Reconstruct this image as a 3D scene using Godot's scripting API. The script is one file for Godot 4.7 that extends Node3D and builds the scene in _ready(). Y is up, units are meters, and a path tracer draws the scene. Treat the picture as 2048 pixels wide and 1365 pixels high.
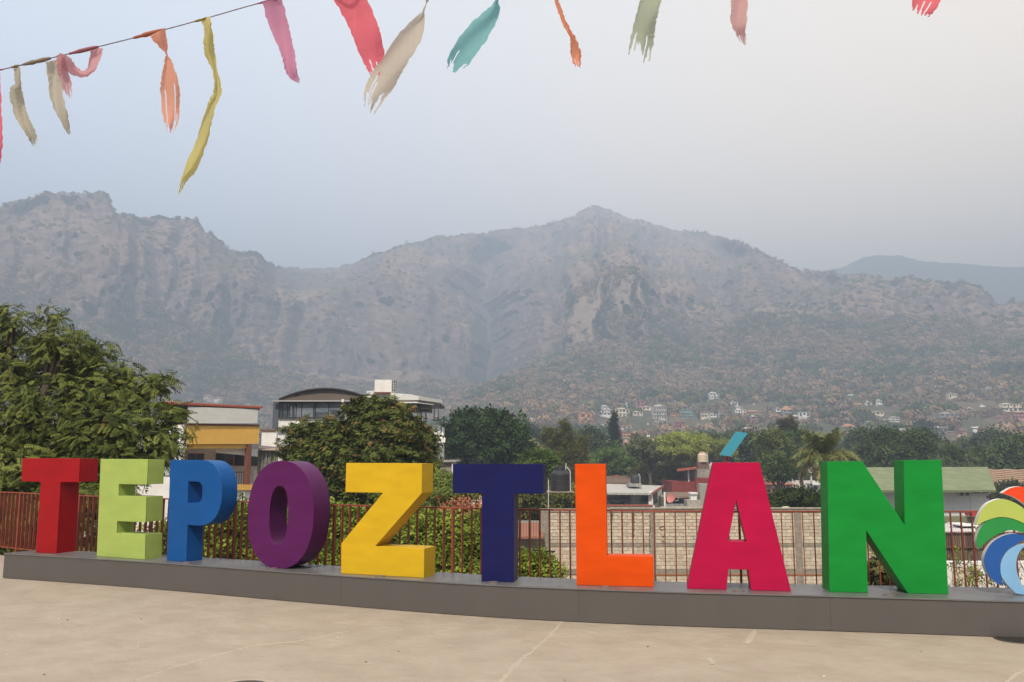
extends Node3D
# The letters of a town's name on a plaza, the town behind them and hazy cliffs beyond. Metres; the eye is at (0, 1.6, 0) and looks along -z, a little upwards.

const FOCAL := 1640.0                       # the lens, in pixels of a picture 2048 wide
const EYE := Vector3(0, 1.6, 0)
var PITCH := atan(224.5 / 1640.0)
var rng := RandomNumberGenerator.new()
var used := {}
var mats := {}
var texs := {}
var stretch := 1.0                          # how far off a group of houses stands, against the depths written with it

# ------------------------------------------------------------------ helpers
class B:                                    # collects triangles, then makes one mesh
	var v := PackedVector3Array()
	var n := PackedVector3Array()
	var c := PackedColorArray()
	var col := Color.WHITE
	var xf := Transform3D.IDENTITY
	func tri(p: Vector3, q: Vector3, r: Vector3) -> void:      # counter-clockwise seen from outside
		p = xf * p; q = xf * q; r = xf * r
		var m := (q - p).cross(r - p).normalized()
		v.push_back(p); v.push_back(r); v.push_back(q)
		for i in 3:
			n.push_back(m); c.push_back(col)
	func quad(p: Vector3, q: Vector3, r: Vector3, s: Vector3) -> void:
		tri(p, q, r); tri(p, r, s)
	func tri_n(p: Vector3, q: Vector3, r: Vector3, a: Vector3, b: Vector3, d: Vector3) -> void:
		v.push_back(xf * p); v.push_back(xf * r); v.push_back(xf * q)
		n.push_back(xf.basis * a); n.push_back(xf.basis * d); n.push_back(xf.basis * b)
		for i in 3:
			c.push_back(col)
	func quad_n(p: Vector3, q: Vector3, r: Vector3, s: Vector3, a: Vector3, b: Vector3, d: Vector3, e: Vector3) -> void:
		tri_n(p, q, r, a, b, d); tri_n(p, r, s, a, d, e)
	func box(lo: Vector3, hi: Vector3) -> void:
		var a := Vector3(minf(lo.x, hi.x), minf(lo.y, hi.y), minf(lo.z, hi.z))
		var b := Vector3(maxf(lo.x, hi.x), maxf(lo.y, hi.y), maxf(lo.z, hi.z))
		quad(Vector3(a.x, a.y, b.z), Vector3(b.x, a.y, b.z), Vector3(b.x, b.y, b.z), Vector3(a.x, b.y, b.z))
		quad(Vector3(b.x, a.y, a.z), Vector3(a.x, a.y, a.z), Vector3(a.x, b.y, a.z), Vector3(b.x, b.y, a.z))
		quad(Vector3(b.x, a.y, b.z), Vector3(b.x, a.y, a.z), Vector3(b.x, b.y, a.z), Vector3(b.x, b.y, b.z))
		quad(Vector3(a.x, a.y, a.z), Vector3(a.x, a.y, b.z), Vector3(a.x, b.y, b.z), Vector3(a.x, b.y, a.z))
		quad(Vector3(a.x, b.y, b.z), Vector3(b.x, b.y, b.z), Vector3(b.x, b.y, a.z), Vector3(a.x, b.y, a.z))
		quad(Vector3(a.x, a.y, a.z), Vector3(b.x, a.y, a.z), Vector3(b.x, a.y, b.z), Vector3(a.x, a.y, b.z))
	func hull8(p: Array) -> void:           # 0-3 the bottom, 4-7 the top, each counter-clockwise seen from above
		quad(p[4], p[5], p[6], p[7]); quad(p[3], p[2], p[1], p[0])
		for i in 4:
			var j := (i + 1) % 4
			quad(p[i], p[j], p[j + 4], p[i + 4])
	func tube(path: Array, radii: Array, sides := 6, cap := true) -> void:
		var rings := []
		var up := Vector3(0.31, 0.9, 0.29).normalized()
		for i in path.size():
			var t: Vector3 = (path[mini(i + 1, path.size() - 1)] - path[maxi(i - 1, 0)]).normalized()
			var a := t.cross(up)
			if a.length() < 0.1:
				a = t.cross(Vector3.RIGHT)
			a = a.normalized()
			var b := t.cross(a)
			var ring := []
			for k in sides:
				var w := TAU * k / sides
				ring.append([path[i] + (a * cos(w) + b * sin(w)) * radii[i], a * cos(w) + b * sin(w)])
			rings.append(ring)
		for i in path.size() - 1:
			for k in sides:
				var p: Array = rings[i][k]
				var q: Array = rings[i][(k + 1) % sides]
				var r: Array = rings[i + 1][(k + 1) % sides]
				var s: Array = rings[i + 1][k]
				quad_n(p[0], q[0], r[0], s[0], p[1], q[1], r[1], s[1])
		if cap:
			for k in range(1, sides - 1):
				var e: Array = rings[-1]
				tri(e[0][0], e[k][0], e[k + 1][0])
				e = rings[0]
				tri(e[0][0], e[k + 1][0], e[k][0])
	func lathe(profile: Array, sides := 24) -> void:        # Vector2(radius, height), from the bottom up
		for i in profile.size() - 1:
			var p: Vector2 = profile[i]
			var q: Vector2 = profile[i + 1]
			var d := (q - p).normalized()
			for k in sides:
				var a := TAU * k / sides
				var b := TAU * (k + 1) / sides
				var na := Vector3(cos(a) * d.y, -d.x, -sin(a) * d.y)
				var nb := Vector3(cos(b) * d.y, -d.x, -sin(b) * d.y)
				quad_n(Vector3(cos(a) * p.x, p.y, -sin(a) * p.x), Vector3(cos(b) * p.x, p.y, -sin(b) * p.x), Vector3(cos(b) * q.x, q.y, -sin(b) * q.x), Vector3(cos(a) * q.x, q.y, -sin(a) * q.x), na, nb, nb, na)
	func plate(outer: PackedVector2Array, holes: Array, z0: float, z1: float, bevel := 0.0, smooth := false) -> void:   # an outline (counter-clockwise) with depth from z0 back to z1 < z0
		var face := outer
		var gaps := []
		for h in holes:
			var r: PackedVector2Array = h.duplicate()
			r.reverse()
			gaps.append(r)
		var faces := []
		if bevel > 0.0:
			face = inset(outer, bevel)
			bevel_ring(outer, face, z0, bevel)
		for r in gaps:
			var q: PackedVector2Array = inset(r, bevel) if bevel > 0.0 else r
			if bevel > 0.0:
				bevel_ring(r, q, z0, bevel)
			faces.append(q)
		fill(face, faces, z0, true)
		fill(outer, gaps, z1, false)
		rim(outer, z0 - bevel, z1, smooth)
		for r in gaps:
			rim(r, z0 - bevel, z1, smooth)
	func fill(o: PackedVector2Array, gaps: Array, z: float, front: bool) -> void:
		var merged := o
		for r in gaps:
			merged = bridge(merged, r)
		var ids := Geometry2D.triangulate_polygon(merged)
		for k in range(0, ids.size(), 3):
			var a := merged[ids[k]]
			var b := merged[ids[k + 1]]
			var d := merged[ids[k + 2]]
			if ((b - a).cross(d - a) < 0) == front:
				var t := b
				b = d
				d = t
			tri(Vector3(a.x, a.y, z), Vector3(b.x, b.y, z), Vector3(d.x, d.y, z))
	func bevel_ring(o: PackedVector2Array, face: PackedVector2Array, z: float, bevel: float) -> void:
		for i in o.size():
			var j := (i + 1) % o.size()
			quad(Vector3(o[i].x, o[i].y, z - bevel), Vector3(o[j].x, o[j].y, z - bevel), Vector3(face[j].x, face[j].y, z), Vector3(face[i].x, face[i].y, z))
	func inset(o: PackedVector2Array, by: float) -> PackedVector2Array:
		var out := PackedVector2Array()
		var m := o.size()
		for i in m:
			var e := (o[i] - o[(i + m - 1) % m]).normalized()
			var f := (o[(i + 1) % m] - o[i]).normalized()
			if e == Vector2.ZERO: e = f
			if f == Vector2.ZERO: f = e
			var a := Vector2(-e.y, e.x)
			var b := Vector2(-f.y, f.x)
			var s := a + b
			out.append(o[i] + s * (by / maxf(0.3, 1.0 + a.dot(b))))
		return out
	func rim(o: PackedVector2Array, z0: float, z1: float, smooth: bool) -> void:
		var m := o.size()
		for i in m:
			var a := o[i]
			var b := o[(i + 1) % m]
			var e := (b - a).normalized()
			var na := Vector3(e.y, -e.x, 0)
			var nb := na
			if smooth:
				var before := (a - o[(i + m - 1) % m]).normalized()
				var after := (o[(i + 2) % m] - b).normalized()
				if before.dot(e) > 0.8:
					na = Vector3(e.y + before.y, -e.x - before.x, 0).normalized()
				if after.dot(e) > 0.8:
					nb = Vector3(e.y + after.y, -e.x - after.x, 0).normalized()
			quad_n(Vector3(a.x, a.y, z1), Vector3(b.x, b.y, z1), Vector3(b.x, b.y, z0), Vector3(a.x, a.y, z0), na, nb, nb, na)
	func bridge(o: PackedVector2Array, hr: PackedVector2Array) -> PackedVector2Array:     # hr clockwise
		var best := 1e9
		var bi := 0
		var bj := 0
		for i in o.size():
			for j in hr.size():
				var d := o[i].distance_squared_to(hr[j])
				if d < best:
					best = d; bi = i; bj = j
		var out := PackedVector2Array()
		for i in bi + 1:
			out.append(o[i])
		for j in hr.size() + 1:
			out.append(hr[(bj + j) % hr.size()] + (Vector2(1e-5, 1e-5) if j == hr.size() else Vector2.ZERO))
		for i in range(bi, o.size()):
			out.append(o[i] + (Vector2(1e-5, 1e-5) if i == bi else Vector2.ZERO))
		return out
	func mesh() -> ArrayMesh:
		var a := []
		a.resize(Mesh.ARRAY_MAX)
		a[Mesh.ARRAY_VERTEX] = v
		a[Mesh.ARRAY_NORMAL] = n
		a[Mesh.ARRAY_COLOR] = c
		var m := ArrayMesh.new()
		if v.size():
			m.add_surface_from_arrays(Mesh.PRIMITIVE_TRIANGLES, a)
		return m

func numbered(called: String) -> String:
	var k: int = used.get(called, -1) + 1
	used[called] = k
	return called if k == 0 else "%s_%03d" % [called, k]

func tag(o: Node, label := "", category := "", group := "", kind := "") -> Node:
	for p in [["label", label], ["category", category], ["group", group], ["kind", kind]]:
		if p[1]:
			o.set_meta(p[0], p[1])
	return o

func thing(called: String, label: String, category: String, where := Vector3.ZERO, turn := 0.0, group := "") -> Node3D:
	var o := Node3D.new()
	o.name = numbered(called)
	add_child(o)
	o.position = where
	o.rotation_degrees.y = turn
	tag(o, label, category, group)
	return o

func part(called: String, m, material: Material, parent: Node, where := Vector3.ZERO) -> MeshInstance3D:
	var o := MeshInstance3D.new()
	o.name = called
	o.mesh = m.mesh() if m is B else m
	o.material_override = material
	o.position = where
	parent.add_child(o, true)
	return o

func single(called: String, m, material: Material, label: String, category: String, where := Vector3.ZERO, turn := 0.0, group := "") -> MeshInstance3D:
	var o := part(numbered(called), m, material, self, where)
	o.rotation_degrees.y = turn
	tag(o, label, category, group)
	return o

func setting(called: String, m, material: Material, where := Vector3.ZERO) -> MeshInstance3D:
	var o := part(numbered(called), m, material, self, where)
	tag(o, "", "", "", "structure")
	return o

func many(called: String, m: Mesh, material: Material, places: Array, colours: PackedColorArray, parent: Node) -> MultiMeshInstance3D:
	var mm := MultiMesh.new()
	mm.transform_format = MultiMesh.TRANSFORM_3D
	mm.use_colors = true
	mm.mesh = m
	mm.instance_count = places.size()
	for i in places.size():
		mm.set_instance_transform(i, places[i])
		mm.set_instance_color(i, colours[i])
	var o := MultiMeshInstance3D.new()
	o.name = called
	o.multimesh = mm
	o.material_override = material
	parent.add_child(o, true)
	o.set_meta("kind", "stuff")
	return o

func noise(s: int, frequency: float, octaves := 3, type := FastNoiseLite.TYPE_SIMPLEX_SMOOTH) -> FastNoiseLite:
	var f := FastNoiseLite.new()
	f.seed = s
	f.frequency = frequency
	f.noise_type = type
	f.fractal_octaves = octaves
	return f

func grain(key: String, low: float, frequency: float, octaves := 4, size := 512, bump := 0.0, tint := Color.WHITE, type := FastNoiseLite.TYPE_SIMPLEX_SMOOTH) -> NoiseTexture2D:
	if texs.has(key):
		return texs[key]
	var t := NoiseTexture2D.new()
	t.width = size
	t.height = size
	t.seamless = true
	t.noise = noise(hash(key) % 1000, frequency, octaves, type)
	if bump > 0.0:
		t.as_normal_map = true
		t.bump_strength = bump
	else:
		var g := Gradient.new()
		g.set_color(0, Color(low * tint.r, low * tint.g, low * tint.b))
		g.set_color(1, Color.WHITE)
		t.color_ramp = g
	texs[key] = t
	return t

# a painted, plastered or metal surface: linear base colour, roughness, and an optional grain {map, scale, bump, bump_scale, metal, back, spec}
func paint(r: float, g: float, b: float, rough := 0.8, o := {}) -> StandardMaterial3D:
	var key := str([r, g, b, rough, o])
	if mats.has(key):
		return mats[key]
	var m := StandardMaterial3D.new()
	m.albedo_color = Color(r, g, b).linear_to_srgb()
	m.roughness = rough
	m.metallic = o.get("metal", 0.0)
	m.metallic_specular = o.get("spec", 0.5)
	m.uv1_triplanar = true
	m.uv1_world_triplanar = o.get("world", true)
	m.uv1_scale = Vector3.ONE * o.get("scale", 0.5)
	if o.has("scale3"):
		m.uv1_scale = o.scale3
	if o.has("map"):
		m.albedo_texture = texs[o.map]
	if o.has("bump"):
		m.normal_enabled = true
		m.normal_texture = texs[o.bump]
		m.normal_scale = o.get("bump_scale", 0.5)
	if o.has("back"):
		m.backlight_enabled = true
		m.backlight = Color(o.back, o.back, o.back)
	m.vertex_color_use_as_albedo = o.get("vertex", false)
	mats[key] = m
	return m

func ray(x: float, y: float) -> Vector3:
	return Vector3((x - 1024.0) / FOCAL, (682.5 - y) / FOCAL, -1.0).rotated(Vector3.RIGHT, PITCH)

func at(x: float, y: float, depth: float) -> Vector3:       # a surveyed point: where a sight line crosses the plane that many metres ahead
	var d := ray(x, y)
	return EYE + d * (depth * stretch / -d.z)

func _ready() -> void:
	rng.seed = 20240517
	var cam := Camera3D.new()
	cam.name = "camera"
	add_child(cam)
	cam.position = EYE
	cam.rotation.x = PITCH
	cam.fov = rad_to_deg(2.0 * atan(682.5 / FOCAL))
	cam.far = 9000.0
	cam.current = true
	var we := WorldEnvironment.new()
	we.name = "environment"
	var env := Environment.new()
	env.background_mode = Environment.BG_SKY
	var sky := Sky.new()
	var pano := PanoramaSkyMaterial.new()
	pano.panorama = sky_picture()
	sky.sky_material = pano
	env.sky = sky
	env.background_energy_multiplier = 0.97
	env.tonemap_mode = Environment.TONE_MAPPER_LINEAR
	env.tonemap_exposure = 1.68
	env.sdfgi_enabled = true
	env.ssao_enabled = true
	env.ssil_enabled = true
	env.fog_enabled = true
	env.fog_density = 0.00113
	env.fog_light_color = Color(0.81, 0.89, 1.0)
	we.environment = env
	add_child(we)
	var sun := DirectionalLight3D.new()
	sun.name = "sun"
	sun.light_energy = 1.6
	sun.light_color = Color(1.0, 0.955, 0.88)
	sun.light_angular_distance = 3.0
	sun.shadow_enabled = true
	sun.rotation_degrees = Vector3(-48, -12, 0)
	add_child(sun)
	grains()
	land()
	town()
	plaza()
	plinth()
	letters()
	emblem()
	railing()
	bunting()
	green()

func sky_picture() -> ImageTexture:          # smoky air: bluish on one side, warm on the other, palest high up
	var w := 512
	var h := 256
	var im := Image.create(w, h, false, Image.FORMAT_RGBF)
	var cool := Color(1.13, 1.30, 1.64)
	var warm := Color(2.02, 1.58, 1.10)
	var pale := Color(0.76, 0.765, 0.76)
	for y in h:
		var el := (0.5 - (y + 0.5) / h) * PI
		for x in w:
			var az := ((x + 0.5) / w) * TAU          # 0 at the middle of the picture's left edge; -z lies at the middle
			var side := -sin(az - PI)                 # -1 left of the view, 1 right of it
			var t := smoothstep(-0.62, 0.62, side)
			var c := cool.lerp(warm, t)
			c = c.lerp(pale, smoothstep(0.05, 0.75, sin(maxf(el, 0.0))) * 0.85)
			im.set_pixel(x, y, c)
	return ImageTexture.create_from_image(im)

func grains() -> void:
	grain("plaster", 0.93, 0.012, 5)
	grain("grime", 0.80, 0.008, 5)
	grain("rough", 1.0, 0.05, 4, 512, 4.0)
	grain("streak", 0.955, 0.01, 3)

# the heights of the land: for each direction (azimuth) a profile of [distance, height]; the tables hold [pixel x, pixel y] of what the photograph shows
var skyline := [[-300, 470, 1250], [-100, 440, 1250], [0, 412, 1250], [25, 402, 1250], [60, 391, 1250], [100, 384, 1250], [150, 381, 1250], [190, 384, 1250], [214, 390, 1250], [222, 408, 1260], [232, 425, 1270], [262, 423, 1270], [300, 436, 1280], [350, 436, 1290], [392, 442, 1290], [403, 462, 1300], [430, 482, 1320], [460, 500, 1330], [490, 516, 1330], [515, 515, 1330], [530, 528, 1400], [548, 542, 1700], [600, 539, 1900], [650, 539, 1900], [690, 535, 1850], [730, 523, 1750], [770, 510, 1700], [800, 495, 1680], [830, 483, 1670], [870, 473, 1670], [920, 467, 1680], [960, 461, 1700], [1000, 453, 1750], [1050, 455, 1800], [1100, 445, 1850], [1150, 435, 1900], [1167, 420, 1900], [1190, 408, 1900], [1215, 414, 1900], [1240, 430, 1900], [1300, 446, 1880], [1350, 460, 1850], [1400, 463, 1780], [1440, 468, 1650], [1470, 473, 1520], [1492, 486, 1450], [1520, 501, 1420], [1560, 521, 1400], [1590, 536, 1400], [1640, 542, 1400], [1700, 549, 1380], [1760, 553, 1350], [1800, 556, 1320], [1850, 563, 1300], [1900, 568, 1280], [1925, 567, 1270], [1960, 581, 1280], [1985, 601, 1300], [2000, 612, 1350], [2048, 607, 1300], [2150, 600, 1250], [2400, 640, 1250]]
var cliff_top := [[-300, 520, 1130], [0, 470, 1120], [120, 452, 1120], [200, 462, 1120], [300, 480, 1140], [400, 520, 1150], [480, 560, 1150], [540, 600, 1180], [640, 592, 1280], [760, 562, 1340], [860, 566, 1350], [930, 610, 1400], [975, 640, 1450], [1010, 610, 1400], [1060, 575, 1350], [1126, 606, 1170], [1137, 602, 1022], [1150, 597, 1015], [1184, 590, 1015], [1190, 562, 1018], [1215, 556, 1035], [1240, 552, 1012], [1282, 556, 1016], [1298, 578, 1070], [1345, 582, 1110], [1395, 588, 1150], [1430, 604, 1190], [1500, 570, 1200], [1600, 600, 1200], [1700, 590, 1160], [1800, 602, 1130], [1900, 592, 1120], [1990, 640, 1130], [2048, 642, 1120], [2400, 680, 1120]]
var cliff_foot := [[-300, 660, 1020], [0, 640, 1010], [200, 640, 1010], [400, 700, 1030], [540, 740, 1050], [640, 746, 1120], [760, 746, 1160], [860, 740, 1180], [930, 765, 1220], [975, 778, 1250], [1010, 760, 1200], [1060, 730, 1130], [1126, 704, 1070], [1137, 696, 985], [1250, 690, 980], [1300, 687, 990], [1396, 680, 1020], [1440, 668, 1040], [1500, 650, 1020], [1600, 648, 1020], [1680, 660, 1010], [1800, 668, 1000], [1900, 690, 1000], [2048, 700, 990], [2400, 730, 990]]
var prof_az := PackedFloat32Array()
var prof := []

func row_at(table: Array, az: float) -> Vector2:      # (distance, height) of that line in that direction
	var last := Vector3.ZERO
	for i in table.size():
		var d := ray(table[i][0], table[i][1])
		var flat := Vector2(d.x, d.z).length()
		var now := Vector3(atan2(d.x, -d.z), d.y / flat, table[i][2])
		if now.x >= az or i == table.size() - 1:
			if i == 0:
				return Vector2(now.z, EYE.y + now.y * now.z)
			var t := clampf((az - last.x) / (now.x - last.x), 0.0, 1.0)
			var s := t * t * (3.0 - 2.0 * t) if table[i].size() > 3 else t
			var dist := lerpf(last.z, now.z, s)
			return Vector2(dist, EYE.y + lerpf(last.y, now.y, s) * dist)
		last = now
	return Vector2.ZERO

func profile(az: float) -> PackedVector2Array:
	var p := PackedVector2Array()
	var left := smoothstep(0.02, -0.15, az)          # the valley goes on deeper on that side
	var k: float = 1.0 - 0.65 * left
	for q in [[0, -4.6], [14, -4.6], [60, -6], [200, -7], [300, lerpf(-4.0, -7.0, left)], [400, lerpf(4.0, -5.0, left)], [500, 16.0 * k], [600, 30.0 * k], [720, 52.0 * k], [840, 78.0 * k]]:
		p.append(Vector2(q[0], q[1]))
	var foot := row_at(cliff_foot, az)
	var top := row_at(cliff_top, az)
	var sky := row_at(skyline, az)
	p.append(foot)
	p.append(top)
	p.append(sky)
	p.append(Vector2(sky.x + 120, sky.y - 25))
	p.append(Vector2(sky.x + 500, sky.y - 220))
	return p

func height(az: float, dist: float) -> float:
	var f := clampf((az + 0.85) / 1.7 * 680.0, 0.0, 678.99)
	var i := int(f)
	if prof.is_empty():
		for k in 681:
			prof.append(profile(-0.85 + 1.7 * k / 680.0))
	var h := 0.0
	for j in 2:
		var p: PackedVector2Array = prof[i + j]
		var y := p[p.size() - 1].y
		for q in range(1, p.size()):
			if dist < p[q].x:
				y = lerpf(p[q - 1].y, p[q].y, (dist - p[q - 1].x) / (p[q].x - p[q - 1].x))
				break
		h += y * (f - i if j == 1 else 1.0 - f + i)
	return h

func ground_at(x: float, z: float) -> float:
	return height(atan2(x, -z), Vector2(x, z).length())

func on_land(px: float, py: float) -> Vector3:       # where the sight line through that pixel meets the land
	var d := ray(px, py)
	var flat := Vector2(d.x, d.z).length()
	var az := atan2(d.x, -d.z)
	var dist := 220.0
	while dist < 1300.0:
		if height(az, dist) >= EYE.y + d.y / flat * dist:
			break
		dist += 2.0
	return Vector3(sin(az) * dist, height(az, dist), -cos(az) * dist)

var land_spots := []

func land() -> void:
	# the mountains and the valley: one sheet, rows along the distance, columns across the view
	var cols := 1000
	var rows := PackedFloat32Array()
	var d := 0.0
	var n_gully := noise(3, 0.012, 4)
	n_gully.fractal_type = FastNoiseLite.FRACTAL_RIDGED
	var n_big := noise(5, 0.0035, 3)
	var n_mid := noise(7, 0.02, 3)
	var n_fine := noise(9, 0.09, 2)
	var n_veg := noise(11, 0.006, 4)
	var n_col := noise(13, 0.03, 3)
	var n_ledge := noise(17, 0.004, 3)
	var n_spur := noise(19, 0.0065, 3)
	n_spur.fractal_type = FastNoiseLite.FRACTAL_RIDGED
	# [where, half width, how deep, how overgrown] of the great clefts
	var gullies := [[975, 24, 110, 1.0], [1214, 7, 75, 0.8], [1103, 12, 50, 0.5], [1283, 6, 40, 0.4], [1330, 9, 30, 0.3], [1375, 10, 30, 0.3], [870, 14, 45, 0.4], [700, 30, 60, 0.6], [590, 26, 60, 0.7], [430, 16, 45, 0.3], [320, 12, 40, 0.3], [232, 14, 45, 0.4], [90, 18, 40, 0.2], [1470, 24, 60, 0.5], [1585, 18, 45, 0.5], [1690, 22, 40, 0.4], [1830, 14, 40, 0.4], [1940, 18, 40, 0.3]]
	var seg := [[0, 12], [1, 24], [2, 30], [3, 14], [4, 14], [5, 16], [6, 20], [7, 24], [8, 26], [9, 52], [10, 130], [11, 120], [12, 8], [13, 4]]
	var v := PackedVector3Array()
	var c := PackedColorArray()
	var n_rows := 1
	for s in seg:
		n_rows += s[1]
	v.resize((cols + 1) * n_rows)
	c.resize((cols + 1) * n_rows)
	for i in cols + 1:
		var az: float = -0.80 + 1.6 * i / cols
		var p := profile(az)
		var px_of := 1024.0 + FOCAL * tan(az) * 1.02
		var r := 0
		for s in seg:
			var a: Vector2 = p[s[0]]
			var b: Vector2 = p[s[0] + 1]
			for k in s[1] + (1 if s[0] == 13 else 0):
				var t: float = float(k) / s[1]
				var dist := lerpf(a.x, b.x, t)
				var y := lerpf(a.y, b.y, t)
				var x := sin(az) * dist
				var z := -cos(az) * dist
				var rock := 0.0
				var deep_green := 0.0
				if s[0] >= 9 and s[0] <= 12:
					var up := (t if s[0] == 9 else 1.0)
					if s[0] == 12:
						up = 1.0 - t
					var side := az * 1300.0
					var g := n_gully.get_noise_2d(side, y * 0.30) + 0.2
					var w := n_col.get_noise_2d(side * 1.4, y * 0.22)
					var big := n_big.get_noise_2d(side, y * 0.6)
					var edge := 1.0
					if s[0] == 11:
						edge = 1.0 - 0.75 * smoothstep(0.75, 1.0, t)
					var spur := n_spur.get_noise_2d(side, y * 0.5)
					var shift: float = (11.0 * g - 4.0 * w + 34.0 * spur + 60.0 * big) * up * edge * (0.55 if s[0] == 10 and px_of > 1126 and px_of < 1310 else 1.0)
					for gl in gullies:
						var u: float = (px_of - gl[0] - 16.0 * n_ledge.get_noise_2d(gl[0] * 7.0, y * 2.2)) / (gl[1] * (1.5 - 0.9 * t if s[0] == 10 else 1.3))
						if absf(u) < 3.0:
							var k2: float = exp(-u * u)
							shift += 0.6 * gl[2] * k2 * up * edge
							deep_green = maxf(deep_green, k2 * gl[3])
					var step := 13.0 + 4.0 * n_ledge.get_noise_2d(side * 0.5, 0.0)
					var yy := y + 30.0 * n_ledge.get_noise_2d(side, 40.0) + 0.03 * side + 1.3 * n_mid.get_noise_2d(side, y)
					var f := fposmod(yy, step) / step
					var ter := (smoothstep(0.0, 0.62, f) - f) * step
					dist += shift
					y += ter * 0.80 * up * edge * (1.0 if s[0] != 9 else t * t)
					var az2: float = az + up * edge * (0.003 * n_mid.get_noise_2d(y * 0.8, side * 0.1) + 0.009 * n_ledge.get_noise_2d(y * 2.0, side * 0.3 + 900.0))
					x = sin(az2) * dist
					z = -cos(az2) * dist
					rock = up
				if s[0] >= 3:
					y += n_mid.get_noise_2d(x, z) * 5.0 + n_fine.get_noise_2d(x, z) * 2.0
				if s[0] == 10 and px_of > 1130 and px_of < 1300:
					rock = 1.0 + 0.9 * (1.0 - deep_green)
				v[i * n_rows + r] = Vector3(x, y, z)
				c[i * n_rows + r] = Color(rock, 0.30 * deep_green + n_veg.get_noise_2d(az * 1300.0, y * 1.6) + 0.25 * n_fine.get_noise_2d(x * 0.6, y * 0.6), n_mid.get_noise_2d(az * 2600.0, y * 4.0))
				r += 1
	var idx := PackedInt32Array()
	var nor := PackedVector3Array()
	nor.resize(v.size())
	idx.resize(cols * (n_rows - 1) * 6)
	var q := 0
	for i in cols:
		for k in n_rows - 1:
			var a := i * n_rows + k
			var b := a + n_rows
			idx[q] = a; idx[q + 1] = a + 1; idx[q + 2] = b
			idx[q + 3] = b; idx[q + 4] = a + 1; idx[q + 5] = b + 1
			q += 6
			var m := (v[b] - v[a]).cross(v[a + 1] - v[a])
			nor[a] += m; nor[b] += m; nor[a + 1] += m; nor[b + 1] += m
	for i in v.size():
		var m := nor[i].normalized()
		if m.y < 0.0:
			m = -m
		nor[i] = m
		var k := c[i]
		var flat := smoothstep(0.45, 0.85, m.y)
		var stone := Color(0.115, 0.080, 0.085).lerp(Color(0.235, 0.165, 0.150), clampf(0.5 + k.b * 1.2, 0.0, 1.0))
		if k.r > 1.0:
			stone = stone.lerp(Color(0.36, 0.28, 0.21), (k.r - 1.0) * 0.8)
		var dry := Color(0.33, 0.225, 0.16).lerp(Color(0.20, 0.14, 0.105), clampf(0.5 + k.b, 0.0, 1.0))
		var green := Color(0.075, 0.092, 0.055)
		var scrub := Color(0.15, 0.115, 0.085).lerp(Color(0.09, 0.09, 0.055), clampf(0.5 + k.g * 2.0, 0.0, 1.0))
		var o := scrub.lerp(stone.lerp(dry, flat), minf(k.r, 1.0))
		o = o.lerp(green, smoothstep(0.12, 0.34, k.g + 0.1 * flat) * (0.16 + 0.5 * minf(k.r, 1.0) * flat))
		c[i] = o
		if v[i].z < -650.0 and k.r < 1.02 and ((m.y > 0.62 and i % n_rows > 214 and rng.randf() < 0.028) or (i % n_rows > 474 and i % n_rows < 486 and rng.randf() < 0.13 * clampf(0.6 + 2.0 * n_veg.get_noise_1d(i * 0.02), 0.0, 1.0))):
			land_spots.append(v[i])
	var arr := []
	arr.resize(Mesh.ARRAY_MAX)
	arr[Mesh.ARRAY_VERTEX] = v
	arr[Mesh.ARRAY_NORMAL] = nor
	arr[Mesh.ARRAY_COLOR] = c
	arr[Mesh.ARRAY_INDEX] = idx
	var mesh := ArrayMesh.new()
	mesh.add_surface_from_arrays(Mesh.PRIMITIVE_TRIANGLES, arr)
	setting("mountains", mesh, paint(1, 1, 1, 1.0, {"vertex": true, "spec": 0.1}))
	# the faint ridge far behind
	var far := [[1500, 575], [1640, 546], [1680, 535], [1702, 526], [1730, 514], [1765, 511], [1800, 512], [1830, 520], [1850, 525], [1900, 526], [1950, 530], [2048, 536], [2200, 560], [2400, 600]]
	var fb := B.new()
	fb.col = Color(0.10, 0.10, 0.07)
	var pts := []
	for i in far.size() - 1:
		for k in 16:
			var t := k / 16.0
			var px := lerpf(far[i][0], far[i + 1][0], t)
			var py := lerpf(far[i][1], far[i + 1][1], t) + n_mid.get_noise_1d(px) * 3.0 + n_fine.get_noise_1d(px * 3.0) * 1.2
			var dd := ray(px, py)
			var fl := Vector2(dd.x, dd.z).length()
			pts.append([atan2(dd.x, -dd.z), dd.y / fl * 2450.0 + EYE.y])
	for i in pts.size() - 1:
		var was := []
		for k in 14:
			var t := k / 13.0
			var now := []
			for j in 2:
				var p: Array = pts[i + j]
				var dist := 2450.0 - 800.0 * t + n_mid.get_noise_2d(p[0] * 900.0, t * 40.0) * 90.0 * t
				now.append(Vector3(sin(p[0]) * dist, p[1] * (1.0 - t * 1.02), -cos(p[0]) * dist))
			if k:
				fb.quad(was[1], was[0], now[0], now[1])
			was = now
	setting("far_ridge", fb, paint(1, 1, 1, 1.0, {"vertex": true, "spec": 0.1}))
	var gb := B.new()
	gb.quad(Vector3(-6000, -9.5, 6000), Vector3(6000, -9.5, 6000), Vector3(6000, -9.5, -6000), Vector3(-6000, -9.5, -6000))
	setting("valley_ground", gb, paint(0.10, 0.095, 0.06, 1.0))

const UPRIGHT := Basis(Vector3(1, 0, 0), Vector3(0, 0, -1), Vector3(0, 1, 0))      # lays an outline (x, -z) flat and extrudes it upwards

func curve_through(pts: Array, per: int) -> Array:
	var out := []
	for i in pts.size() - 1:
		var a = pts[maxi(i - 1, 0)]
		var b = pts[i]
		var c = pts[i + 1]
		var d = pts[mini(i + 2, pts.size() - 1)]
		for k in per:
			var t := float(k) / per
			out.append(b.cubic_interpolate(c, a, d, t))
	out.append(pts[-1])
	return out

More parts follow.
